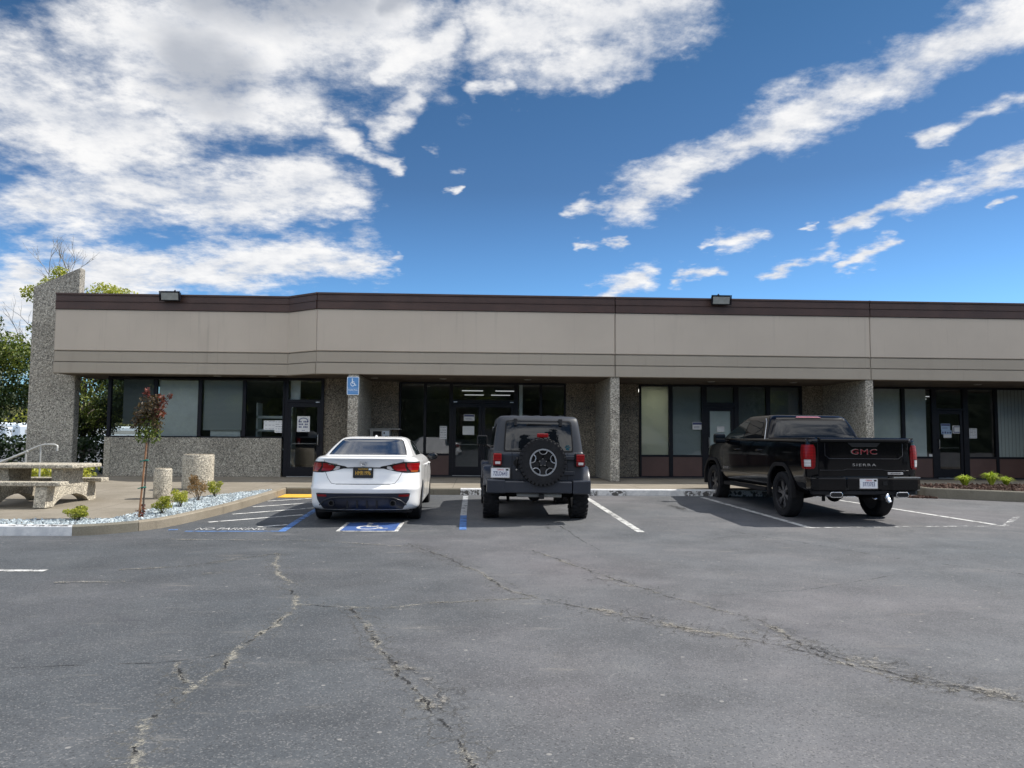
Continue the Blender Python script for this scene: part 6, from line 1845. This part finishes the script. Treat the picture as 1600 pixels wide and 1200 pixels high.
def shrub(x, y, rr, h, mat, n, s, label, seed, group='small shrubs in the gravel bed', asp=.4, cat='shrub', name='small_shrub'):
    r = empty(name, (x, y, top(y) - .03)); tag(r, label, cat, group); rn = random.Random(seed)
    st, fo = MB(), MB()
    for k in range(9):
        a = rn.uniform(0, 6.28); q_ = Vector((rr * .7 * math.cos(a), rr * .7 * math.sin(a), h * rn.uniform(.5, .95))); branch(st, (0, 0, 0), q_, .007, .002, rn, 3, .08)
        clump(fo, q_, (rr * .42, rr * .42, h * .2), n // 9, s, rn, asp)
    clump(fo, (0, 0, h * .6), (rr * .75, rr * .75, h * .36), n // 3, s, rn, asp)
    st.build('stems', M['bark'], r, world=False); fo.build('foliage', M[mat], r, world=False)
shrub(-6.15, 12.33, .165, .22, 'leaf_yellow', 1500, .034, 'round golden mound shrub nearest the white kerb', 1)
shrub(-5.22, 13.26, .15, .29, 'leaf_yellow', 800, .04, 'loose yellow green shrub just right of the staked tree', 2)
shrub(-5.30, 14.31, .16, .30, 'leaf_yellow', 750, .04, 'yellow green shrub in front of the short concrete cylinder', 3)
shrub(-5.33, 15.31, .22, .47, 'leaf_brown', 900, .036, 'brown twiggy shrub in front of the wide concrete cylinder', 4)
shrub(-5.30, 16.10, .15, .31, 'leaf_yellow', 700, .04, 'yellow green shrub farthest up the gravel bed', 5)
def tuft(x, y, rr, h, n, label, seed):
    r = empty('grass_tuft', (x, y, .35)); tag(r, label, 'ornamental grass', 'grass tufts in the bark bed'); rn = random.Random(seed); mb = MB()
    for k in range(n):
        a = rn.uniform(0, 6.28); lean = rn.uniform(.15, 1.0); L = h * rn.uniform(.7, 1.2); d = Vector((math.cos(a), math.sin(a), 0)); t = Vector((-d.y, d.x, 0)) * .007
        p0 = d * .03; p1 = d * rr * lean * .55 + Vector((0, 0, L * .75)); p2 = d * rr * lean * 1.1 + Vector((0, 0, L * (1 - .45 * lean)))
        mb.add([p0 - t, p0 + t, p1 + t, p1 - t, p2], [(0, 1, 2, 3), (3, 2, 4)])
    o = mb.build('blades', M['leaf_lime'], r, world=False)
tuft(12.25, 19.0, .30, .30, 260, 'lime green grass tuft left of the pair below the right shop door', 1)
tuft(13.22, 19.42, .30, .36, 280, 'tallest lime green grass tuft, middle of the three in the bark bed', 2)
tuft(13.62, 19.45, .26, .24, 220, 'lowest lime green grass tuft, rightmost of the three', 3)

# ------------------------------------------------------------------ cast concrete furniture
def cyl(x, y, z, rr, h, label, recess=True):
    r = empty('concrete_cylinder', (x, y, z)); tag(r, label, 'planter', 'exposed aggregate cylinders')
    mb = MB()
    prof = [(rr * .9, 0), (rr * .975, .03), (rr, .08), (rr, h - .03), (rr - .012, h - .008), (rr - .03, h), (rr - .07, h), (rr - .08, h - .10), (.001, h - .10)] if recess else [(rr * .95, 0), (rr, .03), (rr, h - .02), (rr - .02, h), (.001, h)]
    mb.lathe(prof, n=48); mb.build('drum', M['aggregate_pale'], r, world=False, smooth=40)
    mb = MB(); mb.lathe([(rr - .012, h - .006), (rr - .03, h + .002), (rr - .068, h + .002), (rr - .07, h - .02)], n=48); mb.build('rim', M['kerb'], r, world=False, smooth=40)
cyl(-6.22, 17.75, .27, .335, .79, 'wide tall exposed aggregate cylinder by the sill wall')
cyl(-6.19, 15.72, top(15.7) - .01, .17, .60, 'short narrow exposed aggregate cylinder beside the gravel bed')

# picnic table: one casting with two end frames, a top and two benches
r = empty('picnic_table', (-8.01, 14.75, top(14.75) - .01), rad(-1)); tag(r, 'pale cast concrete picnic table with two fixed benches on the patio', 'picnic table')
TH, BH = .735, .445
mb = MB()
v = [(-1.35, -.62, TH), (1.50, -.62, TH), (1.50, .62, TH), (-1.35, .62, TH)]
mb.box(-.84, .84, -.53, .53, TH - .07, TH); mb.build('tabletop', M['aggregate_pale'], r, world=False, bevel=.018)
for s in (-1, 1):
    y0 = s * .72; mb = MB(); a, b_ = sorted((y0 - .15, y0 + .15)); mb.box(-.84, .82, a, b_, BH - .075, BH); mb.build('bench', M['aggregate_pale'], r, world=False, bevel=.015)
for x in (-.48, .48):
    # end frame: waisted pedestal on a low arch, with arms that carry the benches
    out_ = [(-.88, 0), (-.62, 0), (-.50, .085), (-.34, .15), (-.15, .185), (.15, .185), (.34, .15), (.50, .085), (.62, 0), (.88, 0), (.82, .365), (.40, .365), (.33, .42), (.37, .675), (-.37, .675), (-.33, .42), (-.40, .365), (-.82, .365)]
    n_ = len(out_); mb = MB()
    v = [(x - .10, a, b_) for a, b_ in out_] + [(x + .10, a, b_) for a, b_ in out_]
    bm = bmesh.new(); bv = [bm.verts.new(p) for p in v]
    bm.faces.new(bv[:n_]); bm.faces.new(bv[n_:][::-1])
    for i in range(n_): bm.faces.new((bv[i], bv[i + n_], bv[(i + 1) % n_ + n_], bv[(i + 1) % n_]))
    bmesh.ops.recalc_face_normals(bm, faces=bm.faces[:]); bmesh.ops.triangulate(bm, faces=[f for f in bm.faces if len(f.verts) > 4])
    me = bpy.data.meshes.new('leg_frame'); bm.to_mesh(me); bm.free(); me.materials.append(M['aggregate_pale'])
    o = bpy.data.objects.new('leg_frame', me); COL.objects.link(o); o.parent = r

# stair handrail at the left
M['galv'] = plain('galvanised_pipe', (.50, .50, .48), .45, .5)
r = empty('handrail', (-10.5, 19, .28)); tag(r, 'grey pipe handrail sloping down to the left behind the picnic table', 'handrail')
def hr(name, pts, rr=.024):
    mb = MB(); mb.tube([(a + 10.5 - 10.5, b_, c) for a, b_, c in pts], rr, 10); mb.build(name, M['galv'], r, world=False, smooth=60)
hr('rail', [(-2.6, .35, .02), (-.80, .35, .60), (-.08, .35, .92), (.05, .35, .955), (.28, .35, .955), (.34, .35, .92), (.34, .35, .80)])
hr('post', [(-.05, .35, .92), (-.05, .35, 0)], .02)
hr('rail', [(-2.6, -.35, -.12), (-.62, -.35, .52), (.04, -.35, .80)])
hr('post', [(0, -.35, .78), (0, -.35, 0)], .02)
hr('post', [(-1.3, .35, .42), (-1.3, .35, -.3)], .02)

# ------------------------------------------------------------------ far left: parked white trailers, trees beyond
def trailer(x, y, L, h, rz, label):
    r = empty('white_trailer', (x, y, .15), rz); tag(r, label, 'trailer', 'white trailers beyond the hedge')
    mb = MB(); mb.box(-L / 2, L / 2, -1.2, 1.2, .6, h); mb.build('body', M['sign_white'], r, world=False, bevel=.12)
    mb = MB(); mb.box(-L / 2 + .4, L / 2 - .4, -1.205, -1.19, h - .55, h - .3); mb.build('stripe', M['box_grey'], r, world=False)
    mb = MB(); mb.box(-L * .2, -L * .05, -1.21, -1.19, 1.2, h - .65); mb.build('window', M['privacy'], r, world=False)
    for s in (-.6, .25):
        mb = MB(); mb.lathe([(.2, -1.22), (.38, -1.22), (.40, -1.1), (.40, -1.0)], (s, 0, .40), 'y', 20); mb.build('wheel', M['rubber'], r, world=False)
    mb = MB(); mb.box(L / 2, L / 2 + 1.1, -.06, .06, .5, .62); mb.build('tow_bar', M['trim'], r, world=False)
trailer(-38.5, 62, 6.0, 2.25, rad(40), 'white trailer at the far left edge beyond the hedge')
trailer(-32.5, 60, 6.0, 1.85, rad(48), 'low white trailer just left of the pebbled end wall, beyond the hedge')
trailer(-27.5, 56, 8.5, 1.95, rad(38), 'white trailer seen through the gap right of the end wall')
for i, (x, y, h, sp, mats) in enumerate([(-52, 92, 7.5, 5, ['leaf_olive', 'leaf']), (-44, 84, 5.2, 4.2, ['leaf_olive', 'leaf_yellow']), (-36, 96, 6.2, 4.5, ['leaf', 'leaf_olive']), (-64, 100, 9, 6, ['leaf', 'leaf_dark'])]):
    tree('distant_tree', ['tall olive green tree far beyond the trailers', 'low rounded olive tree above the leftmost trailer', 'far green tree behind the end wall', 'broad dark tree at the far left'][i], (x, y, .1), h, sp, 26, 2200, .42, mats, 40 + i, .12, 'far trees beyond the trailers', .22)
mb = MB(); rnd = random.Random(77)
for k in range(170):
    x = -190 + k * 1.0; y = 120 + 14 * math.sin(k * .37); hh = 5.0 + 2.6 * noise.noise(Vector((k * .13, 0, 0))) + rnd.uniform(0, 2)
    clump(mb, (x, y, hh * .5), (2.6, 2.0, hh * .55), 110, .8, rnd, hollow=.1)
tag(mb.build('far_woodland', M['leaf_olive']), 'low wooded skyline far off on the left', 'woodland', kind='stuff')

# ------------------------------------------------------------------ across the lot behind the viewer, mirrored in the shop glass
def conifer(x, y, h, w, label, seed):
    r = empty('conifer', (x, y, 0)); tag(r, label, 'tree', 'conifers mirrored in the glass'); rn = random.Random(seed)
    mb = MB(); mb.tube([(0, 0, 0), (.05, 0, h * .5), (0, 0, h * .98)], [.22, .14, .02], 8); mb.build('trunk', M['bark'], r, world=False, smooth=60)
    mb = MB()
    z = h * .12
    while z < h * .98:
        rr = w * (1 - z / h) ** .8 * rn.uniform(.75, 1.15) + .15
        for k in range(7):
            a = rn.uniform(0, 6.28)
            for j in range(44):
                t = rn.uniform(.15, 1); leaf_mesh(mb, Vector((rr * t * math.cos(a) + rn.gauss(0, .14), rr * t * math.sin(a) + rn.gauss(0, .14), z - t * rr * .28 + rn.gauss(0, .08))), .42 * rn.uniform(.6, 1.2), rn, .4)
        z += h * .042
    mb.build('crown', M['conifer'], r, world=False)
conifer(3.1, -16, 12.6, 1.5, 'dark conifer mirrored in the middle of the off-roader rear window', 1)
conifer(5.2, -16, 14, 1.9, 'larger dark conifer mirrored at the right of the off-roader rear window', 2)
conifer(-9, -34, 13, 3.0, 'dark conifer mirrored in the glass of the left office', 3)
conifer(19, -30, 12, 3.0, 'dark conifer mirrored in the windows behind the pickup', 4)
for i, (x, y, h, sp) in enumerate([(-30, -36, 9, 5.5), (-19, -40, 8, 5), (-2, -42, 10, 6), (11, -40, 9, 5.5), (30, -38, 10, 6), (42, -34, 9, 6)]):
    tree('roadside_tree', ['broad green tree mirrored in the far left corner glass', 'green tree mirrored in the left office windows', 'tall green tree mirrored in the double doors', 'green tree mirrored in the third shop windows', 'tall green tree mirrored in the right shop glass', 'green tree mirrored at the far right of the shop glass'][i],
         (x, y, 0), h, sp, 40, 6000, .33, ['leaf', 'leaf_dark'], 60 + i, .1, 'trees mirrored in the shop glass', .3)

# wooded rise across the road and a low hill at far left: terrain
def m_hill(name, cols):
    m, q, b, _ = new_mat(name)
    P = coords(q, 'World'); n = q.noise(P, .35, 8, .7); v = q.n('ShaderNodeTexVoronoi'); q.set(v.inputs['Vector'], q.vmath('MULTIPLY', P, (1, 1, 1.4))); v.inputs['Scale'].default_value = .55
    q.set(b.inputs['Base Color'], q.ramp(q.math('ADD', q.math('MULTIPLY', n, .7), q.math('MULTIPLY', v.outputs['Distance'], .25)), cols)); b.inputs['Roughness'].default_value = .95
    b.inputs['Specular IOR Level'].default_value = .05
    bump(q, b, q.math('SUBTRACT', n, v.outputs['Distance']), .8, 1.0)
    return m
M['hill'] = m_hill('wooded_hillside', [(.3, (.007, .011, .010)), (.5, (.016, .024, .017)), (.7, (.04, .048, .032))])
M['hill_dry'] = m_hill('dry_grass_hill', [(.3, (.035, .05, .018)), (.5, (.09, .09, .035)), (.7, (.20, .165, .09))])
def hill(x0, x1, nx, y0, y1, ny, hf, mat):
    mb = MB(); v = []
    for j in range(ny + 1):
        for i in range(nx + 1):
            x, y = x0 + (x1 - x0) * i / nx, y0 + (y1 - y0) * j / ny; v.append((x, y, hf(x, y, j / ny)))
    n = nx + 1
    mb.add(v, [(j * n + i, j * n + i + 1, (j + 1) * n + i + 1, (j + 1) * n + i) for j in range(ny) for i in range(nx)])
    return tag(mb.build('hill', M[mat], smooth=70), kind='structure')
N_ = lambda x, y, z: noise.noise(Vector((x, y, z)))
hill(-150, 150, 220, -48, -110, 40, lambda x, y, t: -.2 + (10.5 * min(1, t * 3.2) ** .8 + 2 * t) * (1 + .22 * N_(x * .05, y * .05, 1)) + (1.8 * N_(x * .3, y * .3, 3) + 1.2 * N_(x * .8, y * .8, 5)) * min(1, t * 8), 'hill')
hill(-260, -20, 160, 150, 230, 20, lambda x, y, t: -.2 + (9 * min(1, t * 2) ** .7) * (1 + .3 * N_(x * .03, y * .05, 1)) + (1.5 * N_(x * .15, y * .2, 3)) * min(1, t * 8), 'hill_dry')
